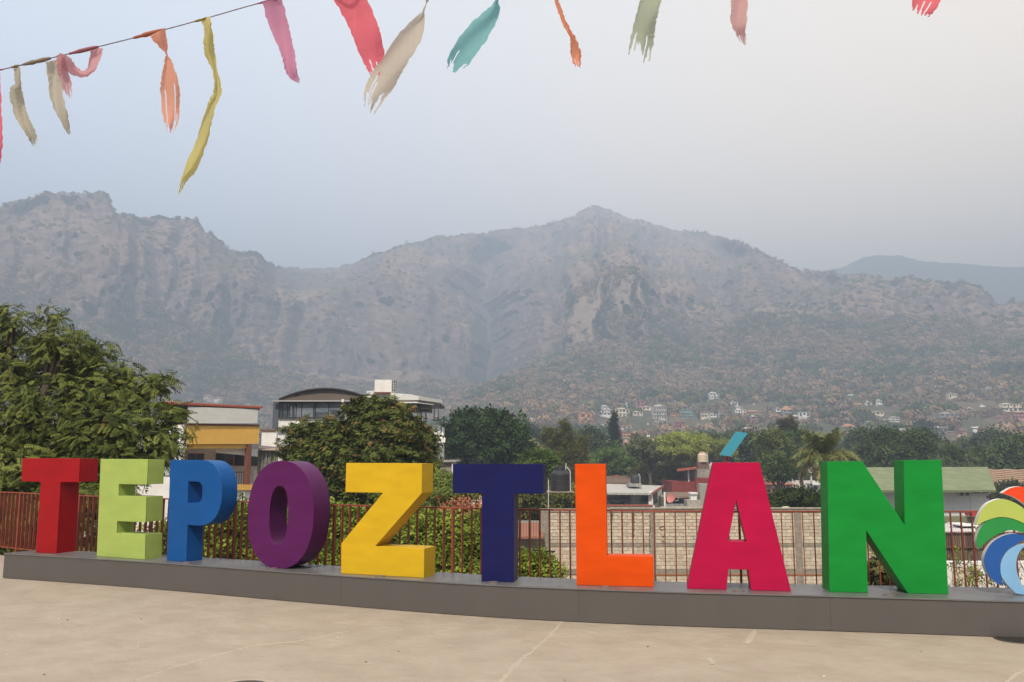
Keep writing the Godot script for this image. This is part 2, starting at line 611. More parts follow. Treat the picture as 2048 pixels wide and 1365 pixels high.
func plaza() -> void:
	grain("concrete", 0.91, 0.009, 7, 1024, 0.0, Color(1.0, 0.985, 0.97))
	grain("fleck", 0.84, 0.05, 4, 512)
	var m := paint(0.385, 0.318, 0.248, 0.82, {"map": "concrete", "scale": 0.21, "bump": "rough", "bump_scale": 0.25})
	m.detail_enabled = true
	var pb := B.new()
	var edge := [Vector2(-30, 22.4), Vector2(-8.6, 13.65), Vector2(-6.35, 12.3), Vector2(-4.75, 11.42), Vector2(-3.5, 10.75), Vector2(-2.2, 10.1), Vector2(-0.7, 9.5), Vector2(0.4, 9.22), Vector2(2.0, 9.02), Vector2(4.5, 8.98), Vector2(30, 9.2)]
	var o := PackedVector2Array([Vector2(-30, -25), Vector2(30, -25)])
	for i in edge.size():
		o.append(edge[edge.size() - 1 - i])
	pb.xf = Transform3D(UPRIGHT, Vector3.ZERO)
	pb.plate(o, [], 0.0, -0.5)
	setting("plaza", pb, m)
	var wb := B.new()                              # the wall that holds the plaza up
	wb.xf = Transform3D(UPRIGHT, Vector3.ZERO)
	var o2 := PackedVector2Array([Vector2(-29.8, -24.8), Vector2(29.8, -24.8)])
	for i in edge.size():
		var e: Vector2 = edge[edge.size() - 1 - i]
		o2.append(Vector2(e.x * 0.99, e.y - 0.15))
	wb.plate(o2, [], -0.501, -6.0)
	setting("retaining_wall", wb, paint(0.3, 0.27, 0.23, 0.9))
	# pale mortar run into the cracks of the concrete
	var mortar := paint(0.40, 0.333, 0.262, 0.9)
	var runs := [[[1122, 1245, 0.035], [1100, 1272, 0.05], [1068, 1300, 0.04], [1040, 1322, 0.06], [1000, 1365, 0.04], [985, 1385, 0.04]], [[700, 1262, 0.02], [600, 1282, 0.02], [510, 1292, 0.03], [430, 1312, 0.035], [350, 1335, 0.03], [270, 1362, 0.03]], [[1508, 1262, 0.06], [1500, 1280, 0.09], [1492, 1287, 0.05]], [[2060, 1338, 0.03], [2035, 1348, 0.04], [2012, 1366, 0.04]], [[1420, 1318, 0.05], [1428, 1330, 0.04]]]
	for r in runs:
		var b := B.new()
		var path := []
		for q in r:
			var d := ray(q[0], q[1])
			var p := EYE + d * (-EYE.y / d.y)
			path.append(Vector3(p.x, q[2], p.z))
		path = curve_through(path, 14)
		var was := []
		for i in path.size():
			var p: Vector3 = path[i]
			var t: Vector3 = path[mini(i + 1, path.size() - 1)] - path[maxi(i - 1, 0)]
			var side := Vector3(t.z, 0, -t.x).normalized()
			var w := p.y * rng.randf_range(0.15, 0.5)
			p = Vector3(p.x, 0.0, p.z) + side * rng.randf_range(-0.012, 0.012)
			var now := [p - side * w, p + Vector3(0, 0.004, 0), p + side * w]
			if i:
				b.quad(was[0], was[1], now[1], now[0]); b.quad(was[1], was[2], now[2], now[1])
			was = now
		var mesh := b
		setting("mortar_line", mesh, mortar)
	# the cover and the grates let into the floor
	drain(Vector3(0, 0, 0), 280, 1171.5, 0.13, "dark round drain cover before the left end of the grey plinth", false)
	drain(Vector3(0, 0, 0), 2034, 1280, 0.155, "round slotted floor grate beside the right end of the plinth", true)
	drain(Vector3(0, 0, 0), 487, 1376, 0.17, "rusty round cover in a pale mortar ring, nearest the viewer", false)
	# grit
	var gb := B.new()
	for i in 50:
		var p := Vector3(rng.randf_range(-4.5, 4.5), 0.0, rng.randf_range(-8.6, -5.2))
		if p.z < -7.2 - absf(p.x) * 0.1 + minf(p.x, 0.0) * 0.35:
			continue
		var s := rng.randf_range(0.002, 0.007)
		gb.col = Color(0.16, 0.12, 0.09) if rng.randf() < 0.7 else Color(0.6, 0.56, 0.5)
		gb.box(p - Vector3(s, 0, s * rng.randf_range(0.6, 1.6)), p + Vector3(s, s, s))
	tag(setting("grit", gb, paint(1, 1, 1, 0.9, {"vertex": true})), "", "", "", "stuff")

func drain(_o: Vector3, px: float, py: float, r: float, label: String, slotted: bool) -> void:
	var d := ray(px, py)
	var p := EYE + d * (-EYE.y / d.y)
	var t := thing("drain_grate" if slotted else "drain_cover", label, "drain", p)
	var iron := paint(0.075, 0.062, 0.052, 0.6, {"metal": 0.4})
	var ring := B.new()
	ring.lathe([Vector2(r * (1.32 if py > 1300 else 1.16), 0.0), Vector2(r * 1.14, 0.005), Vector2(r * 1.01, 0.007), Vector2(r, 0.001)], 40)
	part("rim", ring, paint(0.42, 0.34, 0.28, 0.9) if py > 1300 else iron, t)
	if slotted:
		for i in 9:
			var x := (i - 4) * r * 0.22
			var h := sqrt(maxf(r * r - x * x, 0.0001)) * 0.97
			var b := B.new()
			b.box(Vector3(x - r * 0.05, 0.002, -h), Vector3(x + r * 0.05, 0.010, h))
			part("bar", b, iron, t)
		var bot := B.new()
		bot.lathe([Vector2(r, 0.0012), Vector2(0.0, 0.0016)], 40)
		part("well", bot, paint(0.02, 0.018, 0.016, 1.0), t)
	else:
		var b := B.new()
		b.lathe([Vector2(r, 0.003), Vector2(r * 0.9, 0.0055), Vector2(r * 0.2, 0.006), Vector2(0, 0.006)], 40)
		part("lid", b, iron, t)
		var k := B.new()
		k.box(Vector3(-r * 0.25, 0.006, -r * 0.06), Vector3(r * 0.25, 0.012, r * 0.06))
		part("lifting_bar", k, iron, t)

func plinth() -> void:
	var t := thing("letter_plinth", "long low grey metal plinth curving under the coloured letters", "plinth")
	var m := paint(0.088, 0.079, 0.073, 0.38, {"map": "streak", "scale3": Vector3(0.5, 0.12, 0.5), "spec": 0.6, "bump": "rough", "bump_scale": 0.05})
	var lip := paint(0.20, 0.16, 0.14, 0.42, {"map": "grime", "scale": 0.7, "spec": 0.6})
	var front: Array = curve_through([Vector2(-6.58, 10.9), Vector2(-4.47, 10.12), Vector2(-2.53, 9.27), Vector2(-1.19, 8.71), Vector2(0, 8.28), Vector2(1.3, 7.97), Vector2(2.6, 7.76), Vector2(3.69, 7.58), Vector2(4.49, 7.44), Vector2(5.6, 7.34), Vector2(6.8, 7.28)], 4)
	var back: Array = curve_through([Vector2(-6.36, 11.31), Vector2(-4.3, 10.66), Vector2(-2.4, 9.85), Vector2(-0.95, 9.25), Vector2(0.3, 8.80), Vector2(1.6, 8.52), Vector2(2.8, 8.36), Vector2(3.7, 8.26), Vector2(4.6, 8.16), Vector2(5.7, 8.04), Vector2(6.9, 7.98)], 4)
	var cuts := [0, 10, 18, 25, 33, 40]
	for s in 5:
		var i0: int = cuts[s]
		var i1: int = cuts[s + 1]
		for layer in 2:
			var o := PackedVector2Array()
			var grow := 0.012 if layer == 1 else 0.0
			for i in range(i0, i1 + 1):
				var p: Vector2 = front[i]
				if i == i0: p = p.lerp(front[i + 1], 0.0022)
				if i == i1: p = p.lerp(front[i - 1], 0.0022)
				o.append(p - Vector2(0, grow))
			for i in range(i1, i0 - 1, -1):
				var p: Vector2 = back[i]
				if i == i1: p = p.lerp(back[i - 1], 0.0022)
				if i == i0: p = p.lerp(back[i + 1], 0.0022)
				o.append(p + Vector2(0, grow))
			var b := B.new()
			b.xf = Transform3D(UPRIGHT, Vector3.ZERO)
			if layer == 0:
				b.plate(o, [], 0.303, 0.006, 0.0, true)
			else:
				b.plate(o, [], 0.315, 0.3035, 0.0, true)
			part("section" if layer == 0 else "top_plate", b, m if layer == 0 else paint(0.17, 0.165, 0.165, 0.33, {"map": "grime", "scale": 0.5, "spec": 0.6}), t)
	# flush lamps let into the top in front of the letters
	for q in [[372, 1126.2], [545, 1138.5], [760, 1153.5], [986, 1166], [1210, 1175], [1478, 1183], [1780, 1190.5]]:
		var d := ray(q[0], q[1])
		var p := EYE + d * ((0.3155 - EYE.y) / d.y)
		var b := B.new()
		b.lathe([Vector2(0.058, 0.0), Vector2(0.056, 0.007), Vector2(0.044, 0.008), Vector2(0.04, 0.004), Vector2(0, 0.004)], 24)
		part("floor_lamp", b, paint(0.14, 0.11, 0.10, 0.35), t, p)

func outline(pts: Array) -> PackedVector2Array:
	var o := PackedVector2Array()
	for p in pts:
		o.append(Vector2(p[0], p[1]))
	return o

func letter(label: String, where: Vector2, turn: float, depth: float, colour: Color, outer: PackedVector2Array, holes := [], smooth := false) -> Node3D:
	var t := thing("letter", label, "letter", Vector3(where.x, 0.3152, where.y), turn, "large painted letters on the plinth")
	var m := paint(colour.r * 0.82, colour.g * 0.82, colour.b * 0.82, 0.38, {"map": "wear", "scale3": Vector3(0.35, 0.9, 0.35), "spec": 0.24, "bump": "rough", "bump_scale": 0.03})
	# the body, the front sheet lapping it by a hair so that its edge catches light
	var b := B.new()
	b.plate(outer, holes, -0.004, -depth, 0.0, smooth)
	part("body", b, m, t)
	var f := B.new()
	var lap := 0.0035
	var grown: Array = Geometry2D.offset_polygon(outer, lap, Geometry2D.JOIN_MITER)
	var shrunk := []
	for h in holes:
		shrunk.append(Geometry2D.offset_polygon(h, -lap, Geometry2D.JOIN_MITER)[0])
	var g: PackedVector2Array = grown[0]
	for i in g.size():
		g[i].y = maxf(g[i].y, 0.001)
	f.plate(g, shrunk, 0.0, -0.0045, 0.003, smooth)
	part("front_sheet", f, m, t)
	return t

func rounded(cx: float, cy: float, rx: float, ry: float, power: float, n := 64) -> PackedVector2Array:
	var o := PackedVector2Array()
	for i in n:
		var a := TAU * i / n
		o.append(Vector2(cx + rx * signf(cos(a)) * pow(absf(cos(a)), 2.0 / power), cy + ry * signf(sin(a)) * pow(absf(sin(a)), 2.0 / power)))
	return o

func letters() -> void:
	grain("wear", 0.90, 0.011, 7, 512)
	letter("red letter T standing at the left end of the grey plinth", Vector2(-6.20, -10.96), -19.7, 0.30, Color(0.42, 0.012, 0.016), outline([[-0.012, 0], [0.338, 0], [0.320, 0.912], [0.632, 0.916], [0.622, 1.215], [-0.378, 1.215], [-0.366, 0.916], [-0.020, 0.912]]))
	letter("pale lime green letter E between the red T and the blue P", Vector2(-5.228, -10.588), -24.4, 0.262, Color(0.46, 0.585, 0.145), outline([[0, 0], [0.828, 0], [0.812, 0.297], [0.318, 0.297], [0.313, 0.445], [0.800, 0.447], [0.792, 0.752], [0.308, 0.752], [0.303, 0.902], [0.785, 0.902], [0.781, 1.208], [-0.045, 1.208]]))
	# P: stem and bowl in one outline
	var p := [[0.0, 0.0], [0.338, 0.0], [0.328, 0.435]]
	for i in 25:
		var a := -PI / 2 + PI * i / 24
		p.append([0.50 + 0.385 * signf(cos(a)) * pow(absf(cos(a)), 0.86), 0.8175 + 0.3825 * signf(sin(a)) * pow(absf(sin(a)), 0.86)])
	p.append([-0.034, 1.2])
	var hole := [[0.308, 0.69]]
	for i in 17:
		var a := -PI / 2 + PI * i / 16
		hole.append([0.435 + 0.125 * pow(absf(cos(a)), 0.7), 0.82 + 0.13 * signf(sin(a)) * pow(absf(sin(a)), 0.7)])
	hole.append([0.300, 0.95])
	letter("bright blue letter P between the lime E and the purple O", Vector2(-4.176, -10.18), -28.8, 0.236, Color(0.012, 0.105, 0.36), outline(p), [outline(hole)], true)
	letter("purple letter O between the blue P and the yellow Z", Vector2(-3.028, -9.634), -21.4, 0.328, Color(0.125, 0.018, 0.115), rounded(0.425, 0.597, 0.448, 0.597, 2.25), [rounded(0.405, 0.588, 0.13, 0.33, 2.4, 48)], true)
	letter("yellow letter Z between the purple O and the navy T", Vector2(-1.843, -9.095), -19.7, 0.283, Color(0.80, 0.50, 0.02), outline([[0, 0], [0.982, 0], [0.982, 0.296], [0.400, 0.299], [0.943, 0.868], [0.942, 1.175], [0.028, 1.175], [0.028, 0.866], [0.493, 0.866], [-0.006, 0.313]]))
	letter("navy blue letter T in the middle of the row of letters", Vector2(-0.305, -8.533), -10.9, 0.26, Color(0.014, 0.016, 0.105), outline([[0, 0], [0.323, 0], [0.329, 0.880], [0.630, 0.881], [0.631, 1.172], [-0.312, 1.172], [-0.309, 0.880], [-0.001, 0.880]]))
	letter("orange letter L between the navy T and the pink A", Vector2(0.639, -8.308), -9.4, 0.224, Color(0.90, 0.095, 0.004), outline([[0, 0], [0.741, 0], [0.743, 0.285], [0.296, 0.283], [0.293, 1.176], [-0.005, 1.174]]))
	var a := letter("pink letter A with a turquoise accent held above it", Vector2(1.679, -8.086), -9.7, 0.24, Color(0.57, 0.008, 0.072), outline([[0, 0], [0.358, 0], [0.384, 0.193], [0.574, 0.193], [0.592, 0], [0.947, 0], [0.709, 1.193], [0.281, 1.190]]), [outline([[0.389, 0.447], [0.567, 0.447], [0.481, 0.857]])])
	var ac := B.new()
	ac.plate(outline([[0.348, 1.267], [0.452, 1.253], [0.621, 1.480], [0.514, 1.494]]), [], -0.06, -0.16)
	part("accent", ac, paint(0.045, 0.27, 0.37, 0.35, {"map": "streak", "scale3": Vector3(0.25, 1.6, 0.25)}), a)
	var rod := B.new()
	rod.tube([Vector3(0.396, 1.19, -0.11), Vector3(0.432, 1.262, -0.11)], [0.010, 0.010], 8)
	part("accent_rod", rod, paint(0.32, 0.012, 0.035, 0.5), a)
	letter("tall green letter N at the right end of the name", Vector2(2.968, -7.893), -6.4, 0.278, Color(0.012, 0.31, 0.045), outline([[0, 0], [0.337, 0], [0.353, 0.579], [0.696, 0], [1.046, 0], [1.068, 1.218], [0.734, 1.215], [0.707, 0.610], [0.352, 1.205], [0.037, 1.202]]))

# a curved petal between two arcs given as point lists, the outer one from tip to tip
func petal(outer: Array, inner: Array) -> PackedVector2Array:
	var a := []
	var b := []
	for p in outer:
		a.append(Vector2(p[0], p[1]))
	for p in inner:
		b.append(Vector2(p[0], p[1]))
	a = curve_through(a, 8)
	b = curve_through(b, 8)
	b.reverse()
	var o := PackedVector2Array()
	for p in a:
		o.append(p)
	for i in range(1, b.size() - 1):
		o.append(b[i])
	if Geometry2D.is_polygon_clockwise(o):
		o.reverse()
	return o

func emblem() -> void:
	var t := thing("emblem", "whirl of coloured crescents standing beside the green N", "emblem", Vector3(4.313, 0.3152, -7.803), -12.0)
	var white := paint(0.66, 0.64, 0.60, 0.5)
	var sheets := [
		["orange_crescent", Color(0.80, 0.06, 0.008), [[0.262, 0.915], [0.345, 0.965], [0.44, 0.975], [0.54, 0.945], [0.64, 0.85], [0.70, 0.72]], [[0.262, 0.915], [0.35, 0.885], [0.425, 0.835], [0.50, 0.765], [0.58, 0.72], [0.70, 0.72]], -0.02],
		["lime_crescent", Color(0.42, 0.50, 0.10), [[0.011, 0.617], [0.05, 0.72], [0.12, 0.815], [0.235, 0.862], [0.345, 0.835], [0.44, 0.76], [0.50, 0.62]], [[0.011, 0.617], [0.115, 0.668], [0.22, 0.697], [0.32, 0.687], [0.42, 0.645], [0.50, 0.62]], 0.0],
		["green_crescent", Color(0.016, 0.25, 0.05), [[0.022, 0.40], [0.010, 0.482], [0.045, 0.585], [0.115, 0.664], [0.22, 0.693], [0.32, 0.683], [0.43, 0.63], [0.50, 0.52]], [[0.022, 0.40], [0.085, 0.462], [0.175, 0.53], [0.295, 0.578], [0.40, 0.562], [0.50, 0.52]], -0.006],
		["blue_crescent", Color(0.010, 0.085, 0.33), [[0.205, 0.072], [0.13, 0.12], [0.073, 0.201], [0.062, 0.329], [0.13, 0.455], [0.23, 0.525], [0.335, 0.548], [0.45, 0.52]], [[0.205, 0.072], [0.190, 0.17], [0.196, 0.283], [0.25, 0.385], [0.33, 0.445], [0.45, 0.52]], 0.0],
		["sky_blue_crescent", Color(0.21, 0.43, 0.68), [[0.40, 0.006], [0.31, 0.015], [0.24, 0.085], [0.192, 0.175], [0.199, 0.283], [0.253, 0.381], [0.333, 0.44], [0.45, 0.46]], [[0.40, 0.006], [0.348, 0.12], [0.325, 0.22], [0.335, 0.33], [0.382, 0.415], [0.45, 0.46]], 0.004],
	]
	for s in sheets:
		var o := petal(s[2], s[3])
		for i in o.size():
			o[i].y = maxf(o[i].y, 0.004)
		var b := B.new()
		b.plate(o, [], s[4] - 0.004, s[4] - 0.075, 0.0, true)
		var p := part(s[0], b, white, t)
		var f := B.new()
		f.plate(o, [], s[4], s[4] - 0.0038, 0.0, true)
		var c: Color = s[1]
		part("painted_face", f, paint(c.r, c.g, c.b, 0.4, {"map": "streak", "scale3": Vector3(0.6, 0.6, 0.6)}), p)
	# the rest of the whirl, beyond the picture's edge
	var core := B.new()
	core.plate(petal([[0.40, 0.006], [0.56, 0.05], [0.66, 0.2], [0.66, 0.4], [0.56, 0.55], [0.45, 0.50]], [[0.40, 0.006], [0.50, 0.12], [0.55, 0.25], [0.53, 0.37], [0.49, 0.45], [0.45, 0.50]]), [], -0.01, -0.08, 0.0, true)
	part("violet_crescent", core, paint(0.12, 0.03, 0.14, 0.4), t)

func railing() -> void:
	var t := thing("railing", "rust red steel railing of flat upright bars along the plaza's edge", "railing")
	var m := paint(0.30, 0.058, 0.026, 0.55, {"map": "grime", "scale": 0.9})
	var line: Array = curve_through([Vector2(-14.6, 16.9), Vector2(-11.2, 14.95), Vector2(-8.15, 13.2), Vector2(-6.31, 12.09), Vector2(-4.7, 11.22), Vector2(-3.49, 10.58), Vector2(-2.21, 9.96), Vector2(-1.01, 9.48), Vector2(-0.30, 9.24), Vector2(0.35, 9.06), Vector2(1.06, 8.92), Vector2(2.02, 8.82), Vector2(2.9, 8.78), Vector2(4.56, 8.78), Vector2(5.5, 8.80), Vector2(7.5, 8.9)], 12)
	for h in [[0.985, 1.0, 0.022], [0.150, 0.162, 0.02]]:
		var b := B.new()
		for i in line.size() - 1:
			var p := Vector3(line[i].x, 0, -line[i].y)
			var q := Vector3(line[i + 1].x, 0, -line[i + 1].y)
			var e := (q - p).normalized()
			var s: Vector3 = Vector3(e.z, 0, -e.x) * h[2]
			var lo: Vector3 = Vector3.UP * h[0]
			var hi: Vector3 = Vector3.UP * h[1]
			b.hull8([p + s + lo, p - s + lo, q - s + lo, q + s + lo, p + s + hi, p - s + hi, q - s + hi, q + s + hi])
		part("top_rail" if h[0] > 0.5 else "bottom_rail", b, m, t)
	var bar := B.new()
	bar.box(Vector3(-0.0045, 0.162, -0.024), Vector3(0.0045, 0.985, 0.024))
	var post := B.new()
	post.box(Vector3(-0.012, -0.02, -0.026), Vector3(0.012, 0.985, 0.026))
	var bar_mesh := bar.mesh()
	var post_mesh := post.mesh()
	var gone := 0.0
	var count := 0
	for i in line.size() - 1:
		var p: Vector2 = line[i]
		var q: Vector2 = line[i + 1]
		var l := p.distance_to(q)
		while gone < l:
			var w := p.lerp(q, gone / l)
			var is_post := count % 14 == 3
			var o := part("post" if is_post else "bar", post_mesh if is_post else bar_mesh, m, t, Vector3(w.x, 0, -w.y))
			o.rotation_degrees.y = -15.5 + rng.randf_range(-2.0, 2.0)
			o.rotation_degrees.z = rng.randf_range(-0.25, 0.25)
			gone += 0.111
			count += 1
		gone -= l

# ------------------------------------------------------------------ paper streamers on their cord
func bunting() -> void:
	var depth := 2.6
	var cord := []
	for q in [[-5200, 760], [-1900, 470], [-420, 232], [-200, 186], [0, 140], [140, 107], [270, 75], [400, 40], [512, 8], [620, -18], [760, -46], [900, -66], [1100, -82], [1300, -90], [1500, -92], [1700, -84], [1900, -70], [2200, -34], [2500, 6], [3600, 40], [7000, -60]]:
		cord.append(at(q[0], q[1], depth))
	cord = curve_through(cord, 4)
	var b := B.new()
	var radii := []
	for p in cord:
		radii.append(0.0016)
	b.tube(cord, radii, 6)
	single("bunting_cord", b, paint(0.10, 0.035, 0.03, 0.9), "thin dark cord strung overhead carrying torn paper streamers", "cord")
	grain("crepe", 0.93, 0.03, 3, 256)
	# [label, colour, wraps on the cord from-to (pixels x), fringe, centre line with widths]
	streamer("deep pink paper streamer hanging at the far left of the cord", Color(0.62, 0.05, 0.13), [-40, 6], 0.1, [[-20, 145, 40], [-18, 220, 40], [-16, 300, 40], [-16, 345, 20]])
	streamer("grey green streamer folded over once, beside the far left pink one", Color(0.36, 0.36, 0.27), [20, 40], 0.2, [[33, 134, 12], [35, 170, 14], [31, 184, 25], [40, 225, 25], [55, 255, 21], [67, 280, 17], [66, 294, 5]])
	streamer("beige streamer tied with a bulky knot around the cord", Color(0.42, 0.41, 0.33), [42, 100], 0.12, [[101, 122, 20], [107, 150, 26], [115, 200, 26], [128, 240, 17], [140, 272, 3]])
	streamer("pale pink streamer looping back up to the cord", Color(0.52, 0.25, 0.30), [138, 196], 0.05, [[194, 95, 24], [189, 118, 22], [180, 140, 14], [164, 148, 14], [144, 138, 20], [128, 122, 24], [113, 116, 20]])
	streamer("short pale pink scrap with a frayed end behind the looped streamer", Color(0.50, 0.26, 0.30), [112, 124], 0.35, [[120, 112, 16], [124, 138, 20], [132, 166, 20], [138, 198, 8]])
	streamer("salmon streamer twisted once and split at its end", Color(0.66, 0.28, 0.17), [266, 330], 0.34, [[314, 64, 34], [325, 88, 20], [332, 106, 5], [336, 128, 18], [339, 166, 36], [341, 205, 36], [341, 240, 30], [338, 266, 14]])
	streamer("longest streamer, olive yellow, twisting down to a thin point", Color(0.46, 0.43, 0.10), [386, 420], 0.1, [[410, 36, 20], [416, 60, 16], [418, 100, 22], [429, 139, 10], [435, 179, 16], [420, 219, 18], [403, 282, 21], [383, 332, 24], [366, 364, 10], [357, 395, 2]])
	streamer("mauve pink streamer hanging where the cord leaves the picture", Color(0.52, 0.17, 0.33), [512, 560], 0.16, [[543, 0, 40], [558, 53, 38], [574, 100, 28], [583, 143, 22], [600, 166, 5]])
	streamer("broad crimson streamer hanging over a grey one", Color(0.78, 0.055, 0.12), [650, 720], 0.22, [[676, -34, 56], [701, 0, 58], [726, 50, 56], [740, 93, 52], [750, 128, 40], [754, 166, 14]], -0.05)
	streamer("long grey streamer with a shredded end behind the crimson one", Color(0.47, 0.45, 0.38), [840, 880], 0.26, [[868, -62, 26], [856, -10, 10], [848, 20, 4], [826, 66, 42], [793, 116, 46], [766, 159, 52], [749, 190, 44], [738, 226, 22]])
	streamer("turquoise streamer with a torn end blowing to the left", Color(0.10, 0.40, 0.44), [980, 1010], 0.22, [[998, -74, 24], [994, -20, 8], [994, 0, 6], [985, 27, 28], [949, 73, 47], [919, 116, 44], [904, 144, 26]])
	streamer("narrow orange streamer seen nearly edge on", Color(0.66, 0.22, 0.09), [1080, 1110], 0.16, [[1090, -82, 30], [1104, -30, 10], [1113, 0, 8], [1128, 43, 9], [1145, 76, 11], [1151, 103, 21], [1154, 122, 17], [1158, 137, 9]])
	streamer("sage green streamer with two ragged prongs", Color(0.31, 0.38, 0.27), [1280, 1330], 0.26, [[1312, -90, 42], [1306, -40, 42], [1301, 0, 42], [1291, 43, 42], [1284, 83, 47], [1276, 130, 40]])
	streamer("dusty pink streamer with a slanted torn tip", Color(0.52, 0.29, 0.29), [1460, 1500], 0.2, [[1480, -92, 34], [1480, -30, 34], [1479, 0, 33], [1478, 41, 32], [1482, 66, 19], [1491, 92, 8]])
	streamer("crimson streamer whose ragged tip alone dips into view", Color(0.74, 0.06, 0.11), [1850, 1890], 0.3, [[1872, -74, 50], [1864, -30, 52], [1852, 2, 54], [1838, 30, 34]])

func streamer(label: String, c: Color, wrap: Array, fringe: float, line: Array, nearer := 0.0) -> void:
	var t := thing("paper_streamer", label, "streamer", Vector3.ZERO, 0.0, "crepe paper streamers on the cord")
	var soft := Color(minf(c.r * 1.35, 0.95), minf(c.g * 1.25, 0.9), minf(c.b * 1.25, 0.9)).lerp(Color(0.93, 0.93, 0.91), 0.18)
	var m := paint(soft.r, soft.g, soft.b, 0.95, {"map": "crepe", "scale3": Vector3(9, 34, 9), "back": 1.05, "spec": 0.1})
	var pts := []
	for q in line:
		pts.append(Vector3(q[0], q[1], q[2]))
	pts = curve_through(pts, 9)
	var lanes := 18
	var n := pts.size()
	var ends := []
	var torn := noise(rng.randi() % 9999, 0.16, 2)
	for i in lanes:
		ends.append(1.0 - fringe * clampf(0.32 + 0.75 * torn.get_noise_1d(i * 1.0) + rng.randf_range(-0.06, 0.06), 0.0, 1.0))
	for k in 2:
		ends[rng.randi_range(3, lanes - 4)] = 1.0 - fringe * rng.randf_range(0.8, 1.25)
	var grid := []
	var ph := rng.randf() * TAU
	for i in n:
		var p: Vector3 = pts[i]
		var d: Vector3 = pts[mini(i + 1, n - 1)] - pts[maxi(i - 1, 0)]
		var side := Vector2(d.y, -d.x).normalized()
		if side.x < 0.0 and line[-1][1] > line[0][1] and fringe > 0.06:
			side = -side
		var row := []
		var ja := rng.randf_range(-1.5, 1.5)
		var jb := rng.randf_range(-1.5, 1.5)
		for k in lanes + 1:
			var f := float(k) / lanes - 0.5
			var w := p.z * f + lerpf(ja, jb, f + 0.5) * absf(f) * 2.0
			var z := 2.6 + 0.012 * sin(ph + i * 0.21) + 0.010 * sin(f * 5.0 + ph + i * 0.13) - nearer * clampf(float(i) / n * 3.0, 0.0, 1.0)
			row.append(at(p.x + side.x * w, p.y + side.y * w, z))
		grid.append(row)
	var b := B.new()
	for k in lanes:
		var stop: float = ends[k] * (n - 1)
		for i in n - 1:
			if i >= stop:
				break
			var f := clampf(stop - i, 0.0, 1.0)
			var p: Vector3 = grid[i][k]
			var q: Vector3 = grid[i][k + 1]
			var r: Vector3 = q.lerp(grid[i + 1][k + 1], f)
			var s: Vector3 = p.lerp(grid[i + 1][k], f)
			if i + 1 >= stop:
				var mid := (r + s) * 0.5
				r = mid.lerp(r, 0.3); s = mid.lerp(s, 0.3)
			b.quad(s, r, q, p)
	part("strip", b, m, t)
	# the paper wound round the cord
	var wb := B.new()
	var path := []
	var rr := []
	for i in 9:
		var x := lerpf(wrap[0], wrap[1], i / 8.0)
		path.append(at(x, cord_y(x), 2.6))
		rr.append((0.0075 if wrap[1] - wrap[0] > 50 else 0.0045) * (0.35 + 0.65 * sin(PI * (i + 0.5) / 9.0)) * rng.randf_range(0.75, 1.25))
	wb.tube(path, rr, 8)
	part("winding", wb, paint(c.r * 0.5, c.g * 0.4, c.b * 0.4, 0.95), t)

func cord_y(x: float) -> float:
	var q := [[-420, 232], [-200, 186], [0, 140], [140, 107], [270, 75], [400, 40], [512, 8], [620, -18], [760, -46], [900, -66], [1100, -82], [1300, -90], [1500, -92], [1700, -84], [1900, -70], [2200, -34], [2500, 20]]
	for i in q.size() - 1:
		if x <= q[i + 1][0]:
			return lerpf(q[i][1], q[i + 1][1], (x - q[i][0]) / (q[i + 1][0] - q[i][0]))
	return 0.0

# ------------------------------------------------------------------ the town below the plaza
# a slab whose front face runs from the sight line x = xl (depth dl) to x = xr (depth dr), between the heights seen at those lines
func panel(b: B, xl: float, ylt: float, ylb: float, dl: float, xr: float, yrt: float, yrb: float, dr: float, thick: float) -> void:
	var p := [at(xl, ylb, dl), at(xr, yrb, dr), at(xr, yrt, dr), at(xl, ylt, dl)]
	var lx := at(xl, (ylt + ylb) / 2, dl).x
	var rx := at(xr, (yrt + yrb) / 2, dr).x
	p[0].x = lx; p[3].x = lx; p[1].x = rx; p[2].x = rx
	var n: Vector3 = (p[1] - p[0]).cross(Vector3.UP).normalized() * -1.0
	if n.z < 0: n = -n
	var q := []
	for v in p:
		q.append(v - n * thick * stretch)
	b.quad(p[0], p[1], p[2], p[3])
	b.quad(q[1], q[0], q[3], q[2])
	b.quad(p[3], p[2], q[2], q[3])
	b.quad(q[0], q[1], p[1], p[0])
	b.quad(q[0], p[0], p[3], q[3])
	b.quad(p[1], q[1], q[2], p[2])

func slab(called: String, x0: float, y0: float, x1: float, y1: float, d: float, thick: float, m: Material, parent: Node) -> MeshInstance3D:
	var b := B.new()
	panel(b, x0, y0, y1, d, x1, y0, y1, d, thick)
	return part(called, b, m, parent)

# a roof pitched towards the viewer: eave line near, ridge line far
func pitched(called: String, eave: Array, ridge: Array, thick: float, m: Material, parent: Node) -> MeshInstance3D:
	var b := B.new()
	var p := [at(eave[0], eave[1], eave[4]), at(eave[2], eave[3], eave[4]), at(ridge[2], ridge[3], ridge[4]), at(ridge[0], ridge[1], ridge[4])]
	var n: Vector3 = (p[1] - p[0]).cross(p[3] - p[0]).normalized() * thick * stretch
	b.hull8([p[0] - n, p[1] - n, p[2] - n, p[3] - n, p[0], p[1], p[2], p[3]])
	return part(called, b, m, parent)

